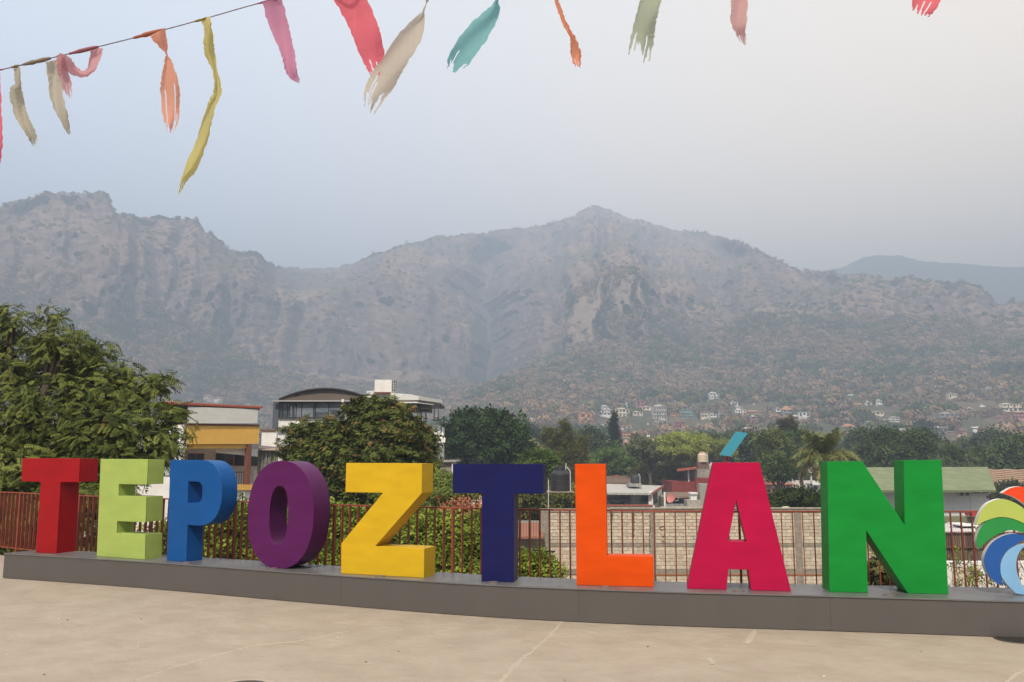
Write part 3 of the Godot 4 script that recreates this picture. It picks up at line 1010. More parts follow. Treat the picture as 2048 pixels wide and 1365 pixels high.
func window(x0: float, y0: float, x1: float, y1: float, d: float, parent: Node, frame: Material, mullions := 1, w := 1.0) -> void:
	var glass := paint(0.03, 0.035, 0.04, 0.15)
	var pane := slab("window", x0, y0, x1, y1, d, 0.04, glass, parent)
	var px := FOCAL / d
	var t := maxf(w, 0.04 * px)
	for i in mullions + 2:
		var x := lerpf(x0, x1, float(i) / (mullions + 1))
		slab("frame", x - t / 2, y0, x + t / 2, y1, d + -0.05, 0.04, frame, pane)
	slab("frame", x0, y0 - t / 2, x1, y0 + t / 2, d - 0.06, 0.04, frame, pane)
	slab("sill", x0 - t, y1 - t / 2, x1 + t, y1 + t / 2, d - 0.10, 0.08, frame, pane)

func tank_profile(r: float, h: float) -> Array:
	return [Vector2(0.0, 0.0), Vector2(r * 0.97, 0.0), Vector2(r, h * 0.03), Vector2(r, h * 0.22), Vector2(r * 0.975, h * 0.235), Vector2(r, h * 0.25), Vector2(r, h * 0.47), Vector2(r * 0.975, h * 0.485), Vector2(r, h * 0.50), Vector2(r, h * 0.70), Vector2(r * 0.97, h * 0.76), Vector2(r * 0.62, h * 0.90), Vector2(r * 0.60, h * 0.94), Vector2(r * 0.66, h * 0.95), Vector2(r * 0.64, h * 1.0), Vector2(0.0, h * 1.01)]

func water_tank(label: String, cx: float, y0: float, y1: float, width: float, d: float, m: Material) -> void:
	var base := at(cx, y1, d)
	var h := at(cx, y0, d).y - base.y
	var t := thing("water_tank", label, "water tank", base, 0.0, "roof water tanks")
	var r := width * d * stretch / FOCAL / 2
	var b := B.new()
	b.lathe(tank_profile(r, h * 0.95), 28)
	part("tank_body", b, m, t)
	var l := B.new()
	l.lathe([Vector2(r * 0.5, 0), Vector2(r * 0.5, h * 0.05), Vector2(0, h * 0.06)], 20)
	part("lid", l, m, t, Vector3(0, h * 0.95, 0))
	var pipe := B.new()
	pipe.tube([Vector3(r * 1.06, 0, 0.02), Vector3(r * 1.06, h * 0.8, 0.02), Vector3(r * 0.7, h * 0.98, 0.02)], [0.025 * stretch, 0.025 * stretch, 0.025 * stretch], 6)
	part("pipe", pipe, paint(0.6, 0.6, 0.58, 0.6), t)

func town() -> void:
	var white := paint(0.82, 0.79, 0.75, 0.85, {"map": "plaster", "scale": 0.25})
	var grey := paint(0.36, 0.34, 0.31, 0.9, {"map": "grime", "scale": 0.35})
	var dark := paint(0.03, 0.03, 0.032, 0.6)
	var iron := paint(0.035, 0.035, 0.04, 0.55)
	var yellow := paint(0.80, 0.46, 0.095, 0.85, {"map": "plaster", "scale": 0.3})
	var brown := paint(0.17, 0.055, 0.035, 0.8)
	var clay := paint(0.42, 0.10, 0.055, 0.85, {"map": "grime", "scale": 1.2})
	var canvas := paint(0.80, 0.78, 0.74, 0.95, {"map": "plaster", "scale": 0.4, "back": 0.5})
	# ---- the yellow house on the left
	var h := thing("yellow_house", "yellow house with a roof terrace under red tiles, behind the lime E and blue P", "house")
	var dy := func(x: float) -> float: return 45.0 + (x - 375.0) * 0.0235
	var roof := B.new()
	for i in 46:
		var x := lerpf(330, 523, i / 45.0)
		var y := lerpf(806.5, 815.5, i / 45.0)
		var dd: float = dy.call(x) - 0.34
		var p := at(x, y, dd)
		roof.tube([p, p + Vector3(-1.1, 0.12, -2.0)], [0.075, 0.075], 8)
	part("tile_roof", roof, clay, h)
	for q in [["roof_beam", 340, 809, 813, 519, 817.5, 820.5, 0.3, 0.0, iron], ["awning", 375, 814, 847, 515, 819, 847, 0.02, -0.25, canvas], ["ledge", 372, 847, 851, 519, 849.5, 853, 0.4, -0.12, brown], ["parapet", 374, 851, 889, 518, 853, 888, 0.3, -0.05, yellow], ["lintel_beam", 374, 888.5, 898, 501, 889, 897, 0.3, 0.12, yellow], ["floor_slab", 366, 972, 984, 520, 970, 980, 3.0, -0.1, yellow], ["lower_wall", 366, 984, 1075, 520, 980, 1070, 0.3, 0.2, white]]:
		var b := B.new()
		panel(b, q[1], q[2], q[3], dy.call(q[1]) + q[8], q[4], q[5], q[6], dy.call(q[4]) + q[8], q[7])
		part(q[0], b, q[9], h)
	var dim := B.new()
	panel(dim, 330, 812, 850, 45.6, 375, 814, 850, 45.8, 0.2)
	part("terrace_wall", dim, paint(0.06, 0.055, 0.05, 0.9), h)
	var slant := B.new()
	panel(slant, 336, 797, 808, 45.2, 346, 803, 808, 45.4, 0.15)
	part("roof_vent", slant, canvas, h)
	for x in [366.5, 493.5]:
		var b := B.new()
		panel(b, x, 889, 974, dy.call(x) - 0.02, x + 8.0, 889, 974, dy.call(x + 8) - 0.02, 0.3)
		part("column", b, brown, h)
	var bw := B.new()
	panel(bw, 366, 888, 975, 47.6, 520, 889, 974, 51.0, 0.2)
	part("porch_wall", bw, paint(0.48, 0.46, 0.44, 0.9), h)
	for q in [[375, 908, 407, 931], [431, 906, 466, 931], [468, 908, 514, 932]]:
		window(q[0], q[1], q[2], q[3], 47.5 + (q[0] - 366) * 0.022 - 0.15, h, brown, 1, 1.2)
	var aw := B.new()
	panel(aw, 432, 898, 906, 47.0, 515, 898, 914, 48.6, 0.03)
	part("porch_awning", aw, canvas, h)
	var rail := B.new()
	for i in 12:
		var x := 440.0 + i * 4.6
		panel(rail, x, 945, 971, dy.call(x) + 0.3, x + 1.1, 945, 971, dy.call(x) + 0.3, 0.03)
	panel(rail, 438, 944, 946, 46.8, 493, 944, 946, 48.1, 0.05)
	part("terrace_rail", rail, iron, h)
	window(482, 986, 487.5, 1000, dy.call(482.0) + 0.1, h, white, 0)
	# its left wing
	slab("wing_wall", 150, 850, 366, 885, 44.6, 0.3, white, h)
	slab("wing_fascia", 215, 884, 366, 897, 44.1, 0.5, paint(0.60, 0.58, 0.55, 0.9), h)
	slab("wing_back_wall", 150, 896, 366, 960, 45.6, 0.2, grey, h)
	slab("wing_lower_wall", 150, 955, 372, 1075, 44.3, 0.3, white, h)
	slab("yellow_block", 150, 843, 213, 905, 44.0, 0.6, yellow, h)
	slab("block_ledge", 148, 840, 216, 844, 43.9, 0.8, brown, h)
	for q in [[222, 281], [292, 345]]:
		window(q[0], 898, q[1], 955, 45.2, h, white, 1, 2.0)
	for x in [218, 283, 347, 357]:
		slab("wing_column", x, 896, x + 7, 956, 44.3, 0.25, white, h)
	var drape := paint(0.42, 0.47, 0.42, 0.95, {"back": 0.6})
	for q in [[224, 236, 244, 228], [318, 346, 344, 330], [296, 312, 308, 298]]:
		var b := B.new()
		var top0 := at(q[0], 898, 44.8)
		var top1 := at(q[1], 898, 44.8)
		var low := at(q[3], 952, 44.8)
		for i in 6:
			var z0 := Vector3(0, 0, 0.05 * (i % 2))
			var z1 := Vector3(0, 0, 0.05 * ((i + 1) % 2))
			var w := Vector3(0.22, 0, 0)
			b.quad(low + w * (i / 6.0), low + w * ((i + 1) / 6.0), top0.lerp(top1, (i + 1) / 6.0) + z1, top0.lerp(top1, i / 6.0) + z0)
		part("curtain", b, drape, h)
	# ---- the sheet metal shed and white yard wall beside it
	var shed := thing("metal_shed", "grey corrugated metal shed beside the yellow house", "shed")
	var sb := B.new()
	for i in 10:
		panel(sb, 515 + i * 4.0, 897 + i * 0.4, 950, 49.0 + 0.08 * (i % 2), 517 + i * 4.0, 897 + i * 0.4, 950, 49.0 + 0.08 * (i % 2), 0.1)
		panel(sb, 517 + i * 4.0, 897 + i * 0.4, 950, 49.1, 519 + i * 4.0, 897 + i * 0.4, 950, 49.1, 0.1)
	part("sheet_wall", sb, paint(0.24, 0.225, 0.20, 0.7, {"map": "grime", "scale": 0.6}), shed)
	pitched("roof", [513, 899, 556, 900, 48.7], [519, 891, 556, 895, 51.0], 0.06, paint(0.35, 0.26, 0.2, 0.8), shed)
	slab("lower_wall", 505, 940, 560, 1075, 49.4, 0.2, white, shed)
	var yard := thing("yard_wall", "plain white yard wall between the yellow house and the vaulted terrace house", "wall")
	slab("wall", 519, 862, 549, 1070, 56.0, 0.3, white, yard)
	slab("coping", 518, 859.5, 551, 862.5, 55.9, 0.5, brown, yard)
	# ---- the white house with the vaulted terrace
	var w := thing("terrace_house", "white house with a dark vaulted terrace roof and glazed veranda", "house")
	slab("body_wall", 545, 858, 700, 1075, 60.2, 8.0, white, w)
	slab("rear_body_wall", 700, 850, 872, 1075, 61.0, 7.0, white, w)
	slab("side_frame", 545, 802, 556, 858, 59.8, 3.0, paint(0.075, 0.085, 0.10, 0.6), w)
	slab("parapet", 555, 836.5, 696, 855, 59.9, 0.25, white, w)
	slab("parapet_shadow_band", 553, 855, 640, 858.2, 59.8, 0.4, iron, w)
	slab("gutter", 545, 801, 742, 803.6, 59.3, 0.3, paint(0.36, 0.34, 0.33, 0.5), w)
	slab("lintel", 556, 803.6, 700, 807.5, 59.7, 0.3, iron, w)
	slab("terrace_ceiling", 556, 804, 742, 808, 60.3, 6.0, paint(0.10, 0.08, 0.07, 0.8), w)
	slab("terrace_floor", 556, 838, 742, 841, 60.2, 6.5, grey, w)
	var pane := StandardMaterial3D.new()
	pane.transparency = BaseMaterial3D.TRANSPARENCY_ALPHA
	pane.albedo_color = Color(0.42, 0.46, 0.48, 0.22)
	pane.roughness = 0.05
	for q in [[557, 628], [631, 685]]:
		slab("window_pane", q[0], 807, q[1], 836, 59.85, 0.02, pane, w)
	for q in [[557, 558.6], [562.5, 563.8], [573, 574.2], [578.6, 580], [584, 588], [591, 592.4], [602, 603.2], [626, 631], [656, 657.6], [683.5, 688.5]]:
		slab("window_post", q[0], 804, q[1], 838, 59.75, 0.08, iron, w)
	slab("window_rail", 556, 834.5, 688, 837, 59.72, 0.1, iron, w)
	slab("counter", 631, 824, 652, 838, 62.5, 0.6, white, w)
	slab("appliance", 660, 821, 676, 838, 63.0, 0.6, grey, w)
	slab("door_jamb", 690, 821, 693.5, 842, 59.8, 0.2, white, w)
	slab("blind", 694, 804, 722, 846, 59.9, 0.1, paint(0.13, 0.105, 0.10, 0.9), w)
	var lamp := B.new()
	lamp.lathe([Vector2(0.0, 0.0), Vector2(0.10, 0.0), Vector2(0.10, 0.22), Vector2(0.0, 0.22)], 14)
	part("gutter_cap", lamp, white, w, at(685.5, 805, 59.1))
	# the vault: slats between the arch and the gutter, and the curved sheet over them
	var arch := func(x: float) -> float:
		var t := (x - 650.0) / 92.0
		return 777.0 + 21.0 * t * t
	var slat_m := paint(0.15, 0.115, 0.09, 0.7, {"map": "streak", "scale": 0.4})
	for i in 11:
		var y0 := 778.0 + i * 2.1
		var half := 92.0 * sqrt(clampf((y0 + 0.6 - 777.0) / 21.0, 0.0, 1.0)) - 1.5
		if half < 6: continue
		var b := B.new()
		panel(b, 650 - half, y0 + 1.6, y0 + 3.2, 59.9 - i * 0.03, 650 + half, y0 - 0.2 + 1.2, y0 + 3.0, 59.9 - i * 0.03, 0.08)
		part("slat", b, slat_m, w)
	var gable := B.new()
	var sheet := B.new()
	for i in 30:
		var x0 := lerpf(557, 744, i / 30.0)
		var x1 := lerpf(557, 744, (i + 1) / 30.0)
		var a0: float = arch.call(x0)
		var a1: float = arch.call(x1)
		panel(gable, x0, minf(a0 + 0.6, 800.9), 801, 60.0, x1, minf(a1 + 0.6, 800.9), 801, 60.0, 0.05)
		panel(sheet, x0, a0 - 1.3, a0 + 0.9, 59.5, x1, a1 - 1.3, a1 + 0.9, 59.5, 7.0)
	part("gable", gable, paint(0.055, 0.045, 0.04, 0.8), w)
	part("vault_roof", sheet, paint(0.055, 0.052, 0.055, 0.5), w)
	slab("stair_tower", 749, 760, 783, 786, 58.5, 2.4, white, w)
	slab("tower_base", 747, 786, 783, 860, 58.7, 2.6, white, w)
	slab("tower_band", 748, 784.5, 781, 787.5, 58.3, 0.2, brown, w)
	slab("tarpaulin", 733, 782, 748, 801, 58.6, 1.0, canvas, w)
	var ladder := B.new()
	for x in [784.2, 788, 791.4]:
		panel(ladder, x, 761.5, 783, 58.6, x + 0.9, 761.5, 783, 58.6, 0.04)
	for i in 7:
		panel(ladder, 784.2, 762 + i * 3.3, 762.9 + i * 3.3, 58.55, 792, 762 + i * 3.3, 762.9 + i * 3.3, 58.55, 0.04)
	part("ladder", ladder, iron, w)
	# the white awning on posts
	var aw2 := B.new()
	panel(aw2, 781, 786, 801, 58.2, 838, 792.5, 800.5, 57.0, 0.05)
	panel(aw2, 838, 792.5, 800.5, 57.0, 884, 800.5, 807, 59.5, 0.05)
	var q0 := at(781, 786, 58.2)
	var q1 := at(838, 792.5, 57.0)
	var q2 := at(884, 800.5, 59.5)
	var q3 := at(820, 789.5, 63.0)
	aw2.quad(q0, q1, q2, q3)
	part("awning", aw2, canvas, w)
	for q in [["awning_fascia", 784, 800.5, 804.5, 57.9, 836, 800.2, 804.8, 57.1, paint(0.16, 0.13, 0.12, 0.7)], ["awning_fascia", 839, 800.8, 806, 57.15, 882, 807, 812, 59.4, paint(0.12, 0.10, 0.095, 0.7)], ["awning_trim", 784, 804.5, 806.8, 57.8, 836, 804.6, 806.6, 57.0, white], ["awning_trim", 839, 805.6, 807.2, 57.1, 880, 811, 812.4, 59.3, white]]:
		var b := B.new()
		panel(b, q[1], q[2], q[3], q[4], q[5], q[6], q[7], q[8], 0.06)
		part(q[0], b, q[9], w)
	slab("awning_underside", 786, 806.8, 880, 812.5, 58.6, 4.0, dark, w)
	slab("lower_awning", 795, 815.5, 858, 820, 60.0, 2.5, paint(0.3, 0.28, 0.26, 0.8), w)
	slab("lower_awning_edge", 795, 819.8, 858, 823.5, 60.05, 2.4, dark, w)
	for q in [[834.5, 801, 836.5, 836], [839, 801, 841, 842], [867, 811, 869.2, 845], [875.8, 812, 877.4, 843], [842.3, 823, 844, 842], [850, 823, 853, 845], [809.5, 823, 811.5, 836], [819.5, 816, 821.3, 836]]:
		slab("post", q[0], q[1], q[2], q[3], 58.0, 0.1, iron, w)
	slab("balustrade_pane", 855, 842.5, 884, 862, 57.6, 0.02, pane, w)
	slab("balustrade_post", 881, 844, 883, 865, 57.5, 0.05, iron, w)
	slab("balustrade_rail", 867, 835, 877, 836.2, 57.9, 0.05, iron, w)
	var bal := B.new()
	var bp := [at(846, 884, 57.0), at(890, 886, 57.0), at(890, 886, 60.5), at(846, 884, 60.5), at(852, 862, 57.8), at(884, 862, 57.8), at(884, 862, 60.5), at(852, 862, 60.5)]
	var bq := [at(846, 878, 57.0), at(891, 878.5, 57.0), at(891, 878.5, 60.5), at(846, 878, 60.5)]
	bal.hull8(bq + [bp[4], bp[5], bp[6], bp[7]])
	bal.hull8([bp[0], bp[1], bp[2], bp[3]] + [bq[0] + Vector3(0, -0.003, 0), bq[1] + Vector3(0, -0.003, 0), bq[2] + Vector3(0, -0.003, 0), bq[3] + Vector3(0, -0.003, 0)])
	part("balcony", bal, white, w)
	# ---- beside the navy T
	var c := thing("concrete_house", "bare grey concrete house with a white edge, left of the navy T", "house")
	slab("wall", 874, 924, 904, 1060, 55.0, 5.0, paint(0.33, 0.29, 0.255, 0.9, {"map": "grime", "scale": 0.3}), c)
	slab("white_edge", 903, 928, 909, 1060, 54.8, 0.6, white, c)
	slab("side_wall", 909, 930, 1000, 1060, 56.5, 0.4, white, c)
	slab("roof_slab", 872, 921.5, 912, 925, 54.7, 5.6, grey, c)
	var rl := B.new()
	for i in 14:
		panel(rl, 876 + i * 7.0, 917, 923, 56.0, 876.6 + i * 7.0, 917, 923, 56.0, 0.03)
	panel(rl, 874, 916.6, 917.4, 56.0, 975, 919, 919.8, 56.0, 0.03)
	part("roof_rail", rl, iron, c)
	var s := thing("small_white_house", "small white house with one dark window behind the railing, left of the navy T's stem", "house")
	var swb := B.new()
	panel(swb, 940, 998, 1075, 40.0, 975, 992, 1075, 39.6, 1.0)
	part("wall", swb, white, s)
	window(950.5, 1003, 957.5, 1013.5, 39.7, s, grey, 0)
	# ---- the black tank on its stand
	stretch = 1.2
	water_tank("large black water tank on a scaffold between the navy T and orange L", 1120.5, 933.5, 984, 38, 40.0, paint(0.022, 0.022, 0.024, 0.5))
	var st := thing("tank_stand", "thin black scaffold carrying the large black water tank", "scaffold")
	for x in [1095, 1106, 1131, 1143]:
		slab("leg", x - 0.7, 984, x + 0.7, 1075, 40.0 + (0.5 if x in [1095, 1131] else -0.5), 0.035, iron, st)
	for y in [1001, 1022]:
		slab("brace", 1093, y, 1145, y + 1.2, 39.95, 0.035, iron, st)
	slab("platform", 1092, 984, 1148, 986, 39.3, 1.4, paint(0.25, 0.2, 0.15, 0.9), st)
	for q in [[1096.5, 960, 1018], [1131.5, 927, 940]]:
		var pb := B.new()
		pb.tube([at(q[0], q[2], 39.2), at(q[0] + 0.8, q[1], 39.2)], [0.02, 0.02], 6)
		part("pipe", pb, white, st)
	# ---- the house with the hammock porch
	stretch = 2.4
	var k := thing("porch_house", "white house with an open porch under a pale sheet roof, right of the orange L", "house")
	pitched("roof", [1190, 985.5, 1304.5, 986.5, 47.3], [1190, 967.5, 1327, 972, 52.5], 0.12, paint(0.55, 0.52, 0.47, 0.7, {"map": "grime", "scale": 0.5}), k)
	var edge := B.new()
	var e0 := at(1304.5, 986.8, 47.25)
	var e1 := at(1327, 972.3, 52.5)
	edge.tube([e0, e1], [0.06 * stretch, 0.06 * stretch], 6)
	part("roof_edge", edge, clay, k)
	var gw := B.new()
	panel(gw, 1305, 985, 1090, 47.6, 1325.5, 975, 1090, 52.2, 0.2)
	part("gable_wall", gw, white, k)
	var gwin := B.new()
	panel(gwin, 1308, 985, 1009, 48.05, 1315.5, 981, 1005, 49.9, 0.06)
	part("window", gwin, paint(0.08, 0.06, 0.045, 0.8), k)
	slab("porch_wall", 1263, 985, 1304, 1014, 48.7, 0.2, paint(0.74, 0.72, 0.69, 0.9, {"map": "grime", "scale": 0.4}), k)
	slab("far_wall", 1190, 985, 1263, 1014, 50.0, 0.2, paint(0.46, 0.38, 0.30, 0.95, {"map": "grime", "scale": 0.9}), k)
	slab("far_beam", 1190, 996.5, 1256, 999.5, 49.85, 0.2, clay, k)
	slab("low_wall", 1190, 1001, 1262, 1013, 49.6, 0.15, paint(0.52, 0.50, 0.48, 0.9), k)
	window(1283, 990, 1296, 1005, 48.62, k, iron, 3, 0.7)
	slab("parapet", 1190, 1012.5, 1310, 1075, 47.4, 0.25, white, k)
	slab("parapet_cap", 1190, 1010.5, 1306, 1013, 47.3, 0.4, clay, k)
	slab("porch_floor", 1190, 1013.5, 1306, 1015, 47.7, 4.5, grey, k)
	for x in [1230, 1242, 1255, 1267, 1280, 1292.5]:
		slab("drain_spout", x - 0.8, 1016, x + 0.8, 1019, 47.25, 0.2, dark, k)
	for q in [[1241.5, 1243], [1258.5, 1260.5]]:
		slab("porch_post", q[0], 985, q[1], 1003, 48.2, 0.08, iron, k)
	slab("porch_post", 1304, 986, 1306, 1013, 47.5, 0.12, white, k)
	var ham := B.new()
	var hp := []
	var hr := []
	for i in 11:
		var t := i / 10.0
		hp.append(at(lerpf(1218, 1251, t), 1002.0 + 8.0 * sin(PI * t), 48.6))
		hr.append((0.03 + 0.09 * sin(PI * t)) * stretch)
	ham.tube(hp, hr, 8)
	single("hammock", ham, paint(0.045, 0.035, 0.03, 0.95), "dark hammock slung across the porch of the white house", "hammock")
	water_tank("small black water tank on the pale roof of the hammock porch", 1271.5, 948, 968, 16, 50.5, paint(0.035, 0.037, 0.042, 0.5))
	slab("tank_plinth", 1258, 968, 1284, 974, 50.0, 1.2, grey, k)
	var tr := thing("tiled_house", "old brown tiled roof showing above the hammock porch", "house")
	var trb := B.new()
	for i in 26:
		var x := 1190.0 + i * 2.8
		trb.tube([at(x, 967, 57.0), at(x + 0.8, 953.5, 61.0)], [0.06 * stretch, 0.06 * stretch], 6)
	part("tile_roof", trb, paint(0.24, 0.15, 0.10, 0.9, {"map": "grime", "scale": 0.8}), tr)
	slab("wall", 1190, 966, 1262, 1040, 57.4, 3.0, white, tr)
	slab("ridge_tile", 1229, 951, 1238, 954, 60.5, 0.3, clay, tr)
	# ---- the red house behind the pink A
	var r := thing("red_house", "brick red house with a raw concrete upper storey, behind the pink A", "house")
	var red := paint(0.26, 0.035, 0.025, 0.85, {"map": "grime", "scale": 0.3})
	slab("red_wall", 1345, 964, 1394, 1060, 55.0, 6.0, red, r)
	slab("tall_red_wall", 1393, 957, 1440, 1060, 54.8, 6.0, red, r)
	slab("upper_storey", 1390, 939, 1450, 957.5, 56.0, 4.0, grey, r)
	pitched("lean_to_roof", [1354, 940.5, 1394, 935.5, 55.0], [1354, 938, 1394, 933, 58.0], 0.1, clay, r)
	slab("roof_post", 1376.5, 940, 1379, 964, 55.6, 0.12, white, r)
	slab("brick_base", 1396, 925, 1417, 939.5, 56.2, 1.2, paint(0.20, 0.12, 0.08, 0.9, {"map": "grime", "scale": 1.5}), r)
	water_tank("cream water tank on a brown brick base left of the turquoise accent", 1405.5, 904, 925, 20, 56.4, paint(0.62, 0.50, 0.37, 0.6))
	water_tank("white water tank half hidden behind the top of the pink A", 1425, 926, 938, 13, 56.4, paint(0.66, 0.66, 0.66, 0.6))
	var pier := B.new()
	panel(pier, 1401, 968, 1040, 47.5, 1424, 968, 1040, 47.5, 0.6)
	part("block_pier", pier, paint(0.42, 0.39, 0.34, 0.95, {"map": "grime", "scale": 0.7}), r)
	for i in 6:
		slab("block_joint", 1401, 974 + i * 6.0, 1424, 974.6 + i * 6.0, 47.49, 0.02, grey, r)
	# ---- the low tiled house with the dish
	var lo := thing("low_house", "low house with a ribbed tile roof behind the satellite dish", "house")
	var lb := B.new()
	for i in 24:
		var x := 1333.0 + i * 3.0
		lb.tube([at(x, 995.5, 48.5), at(x - 0.8, 986, 51.5)], [0.055 * stretch, 0.055 * stretch], 6)
	part("tile_roof", lb, paint(0.27, 0.19, 0.13, 0.9, {"map": "grime", "scale": 0.8}), lo)
	slab("wall", 1330, 995, 1402, 1030, 49.2, 2.5, paint(0.45, 0.40, 0.30, 0.9, {"map": "grime", "scale": 0.5}), lo)
	for q in [[1332, 998, 1343, 1008], [1347, 996.5, 1362, 1008], [1371, 1000, 1375, 1008]]:
		slab("dark_opening", q[0], q[1], q[2], q[3], 49.1, 0.05, dark, lo)
	slab("yard_wall", 1330, 1008.5, 1376, 1030, 48.6, 0.2, grey, lo)
	slab("chimney", 1382, 989, 1394, 1002, 47.6, 0.5, white, lo)
	slab("chimney_cap", 1381, 986, 1395.5, 989.2, 47.5, 0.7, white, lo)
	slab("concrete_box", 1375, 1001, 1403, 1030, 47.4, 0.9, paint(0.44, 0.40, 0.35, 0.95, {"map": "grime", "scale": 0.6}), lo)
	slab("white_post", 1328.5, 985, 1331.5, 1030, 47.8, 0.15, white, lo)
	slab("terrace_edge", 1324, 1015.5, 1420, 1019.5, 46.8, 0.8, paint(0.40, 0.35, 0.28, 0.95), lo)
	var dish := thing("satellite_dish", "faded red satellite dish tilted on the terrace edge", "satellite dish", at(1344.5, 1016, 46.5))
	dish.scale = Vector3.ONE * stretch
	var db := B.new()
	var dr := 0.28
	db.lathe([Vector2(0.0, 0.0), Vector2(dr * 0.5, 0.02), Vector2(dr * 0.85, 0.055), Vector2(dr, 0.085), Vector2(dr, 0.095), Vector2(dr * 0.84, 0.065), Vector2(dr * 0.5, 0.03), Vector2(0, 0.012)], 28)
	var dm := part("reflector", db, paint(0.52, 0.17, 0.15, 0.6), dish, Vector3(0.0, 0.48, 0))
	dm.rotation_degrees = Vector3(62, -48, 0)
	var arm := B.new()
	arm.tube([Vector3(0.14, 0.36, 0.02), Vector3(0.36, 0.42, 0.12), Vector3(0.34, 0.56, 0.14)], [0.015, 0.015, 0.03], 6)
	part("receiver_arm", arm, white, dish)
	var mast := B.new()
	mast.tube([Vector3(0, 0, 0), Vector3(0.0, 0.46, -0.03)], [0.025, 0.02], 8)
	part("mast", mast, white, dish)
	stretch = 1.0
	var dome := B.new()
	dome.lathe([Vector2(0.36, 0.0), Vector2(0.35, 0.075), Vector2(0.28, 0.165), Vector2(0.15, 0.22), Vector2(0, 0.235)], 24)
	single("skylight_dome", dome, paint(0.66, 0.58, 0.38, 0.5), "small cream dome peeping over the block wall beside the green N", "skylight", at(1572.5, 1021.5, 50.0))
	stretch = 2.0
	# ---- the green roofed hall
	var g := thing("green_roof_hall", "long white hall with a moss green sheet roof behind the green N", "building")
	pitched("roof", [1715, 981, 1993, 981, 45.5], [1715, 935.5, 1976, 934.5, 51.5], 0.12, paint(0.22, 0.255, 0.125, 0.75, {"map": "grime", "scale3": Vector3(0.12, 0.5, 0.12)}), g)
	slab("fascia", 1715, 980.6, 1993, 983.6, 45.6, 0.15, brown, g)
	slab("wall", 1720, 983, 1984, 1034, 46.6, 8.0, paint(0.86, 0.85, 0.83, 0.9, {"map": "plaster", "scale3": Vector3(0.6, 0.08, 0.6)}), g)
	slab("wall_corner", 1982.5, 983, 1986, 1034, 46.5, 8.0, brown, g)
	for q in [[1920, 985, 1929.5, 992.5], [1931, 985, 1940, 992.5], [1946, 984.6, 1962, 988], [1964, 984.6, 1981, 988]]:
		window(q[0], q[1], q[2], q[3], 46.5, g, white, 0, 1.1)
	slab("vent", 1976, 993, 1978.5, 997, 46.5, 0.1, dark, g)
	slab("wall_seam", 1941.5, 992, 1942, 1034, 46.59, 0.05, grey, g)
	slab("lower_beam", 1715, 1034.5, 2000, 1046, 44.0, 1.0, paint(0.20, 0.19, 0.11, 0.9), g)
	slab("lower_wall", 1715, 1046, 2060, 1100, 44.5, 1.0, grey, g)
	var aw3 := B.new()
	panel(aw3, 1943, 1024, 1033, 43.5, 1962, 1023, 1033, 43.5, 0.6)
	part("red_awning", aw3, paint(0.42, 0.04, 0.035, 0.8), g)
	var br := thing("wavy_tile_roof_house", "house with a pale brown roof of wavy tile courses at the right edge", "house")
	for i in 8:
		var b := B.new()
		var y1 := 972.0 - i * 4.1
		for j in 20:
			var xa := 1972.0 + j * 8.0 - 3.0 * i * 0.25
			var xb := xa + 8.0
			var wa := 0.9 * sin(xa * 0.16 + i * 0.4)
			var wb2 := 0.9 * sin(xb * 0.16 + i * 0.4)
			var d0 := 58.0 + i * 0.5
			var p := [at(xa, y1 + wa, d0), at(xb, y1 + wb2, d0), at(xb, y1 - 4.3 + wb2, d0 + 0.55), at(xa, y1 - 4.3 + wa, d0 + 0.55)]
			var n := Vector3(0, 0.06, 0.02) * stretch
			b.hull8([p[0] - n, p[1] - n, p[2] - n, p[3] - n, p[0] + n, p[1] + n, p[2] - n * 0.2, p[3] - n * 0.2])
		part("tile_course", b, paint(0.43, 0.28, 0.19, 0.9, {"map": "grime", "scale": 0.5}), br)
	slab("wall", 1985, 972, 2120, 1040, 60.0, 4.0, grey, br)
	stretch = 1.8
	# ---- tin roofs, rusty fence and white wall at the right
	var tin := thing("tin_shed", "shed with white ribbed tin roofs right of the green N", "shed")
	var tb := B.new()
	for i in 40:
		var x := 1860.0 + i * 5.0
		tb.tube([at(x, 1066, 24.5), at(x - 2, 1049, 29.0)], [0.04 * stretch, 0.04 * stretch], 6)
	part("ribbed_roof", tb, paint(0.62, 0.58, 0.55, 0.6), tin)
	slab("dark_gap", 1927, 1053, 1952, 1056.5, 26.2, 0.6, dark, tin)
	slab("roof_lip", 1925, 1050.5, 1956, 1053.2, 26.0, 0.9, white, tin)
	slab("back_wall", 1860, 1050, 2060, 1100, 30.0, 0.2, grey, tin)
	var fe := thing("sheet_fence", "rusty brown corrugated sheet fence right of the green N", "fence")
	var rust := [paint(0.20, 0.125, 0.085, 0.85, {"map": "grime", "scale": 1.4}), paint(0.26, 0.17, 0.11, 0.85, {"map": "grime", "scale": 1.1}), paint(0.14, 0.075, 0.055, 0.85, {"map": "grime", "scale": 1.7})]
	for i in 16:
		var b := B.new()
		var x := 1868.0 + i * 13.0
		for j in 3:
			var p := at(x + j * 4.4, 1127, 23.6)
			var q := at(x + j * 4.4, 1066 + rng.randf_range(0, 1.0), 23.6)
			b.tube([Vector3(q.x, p.y, p.z), q], [0.03 * stretch, 0.03 * stretch], 6)
		panel(b, x, 1066.5, 1127, 23.66, x + 13.0, 1066.5, 1127, 23.66, 0.02)
		part("sheet", b, rust[i % 3], fe)
	for y in [1064.5, 1095.0]:
		slab("rail", 1866, y, 2080, y + 1.3, 23.5, 0.05, brown, fe)
	var wl := thing("white_wall", "whitewashed garden wall under the rusty sheet fence", "wall")
	slab("wall", 1777, 1125, 2090, 1235, 22.6, 0.3, white, wl)
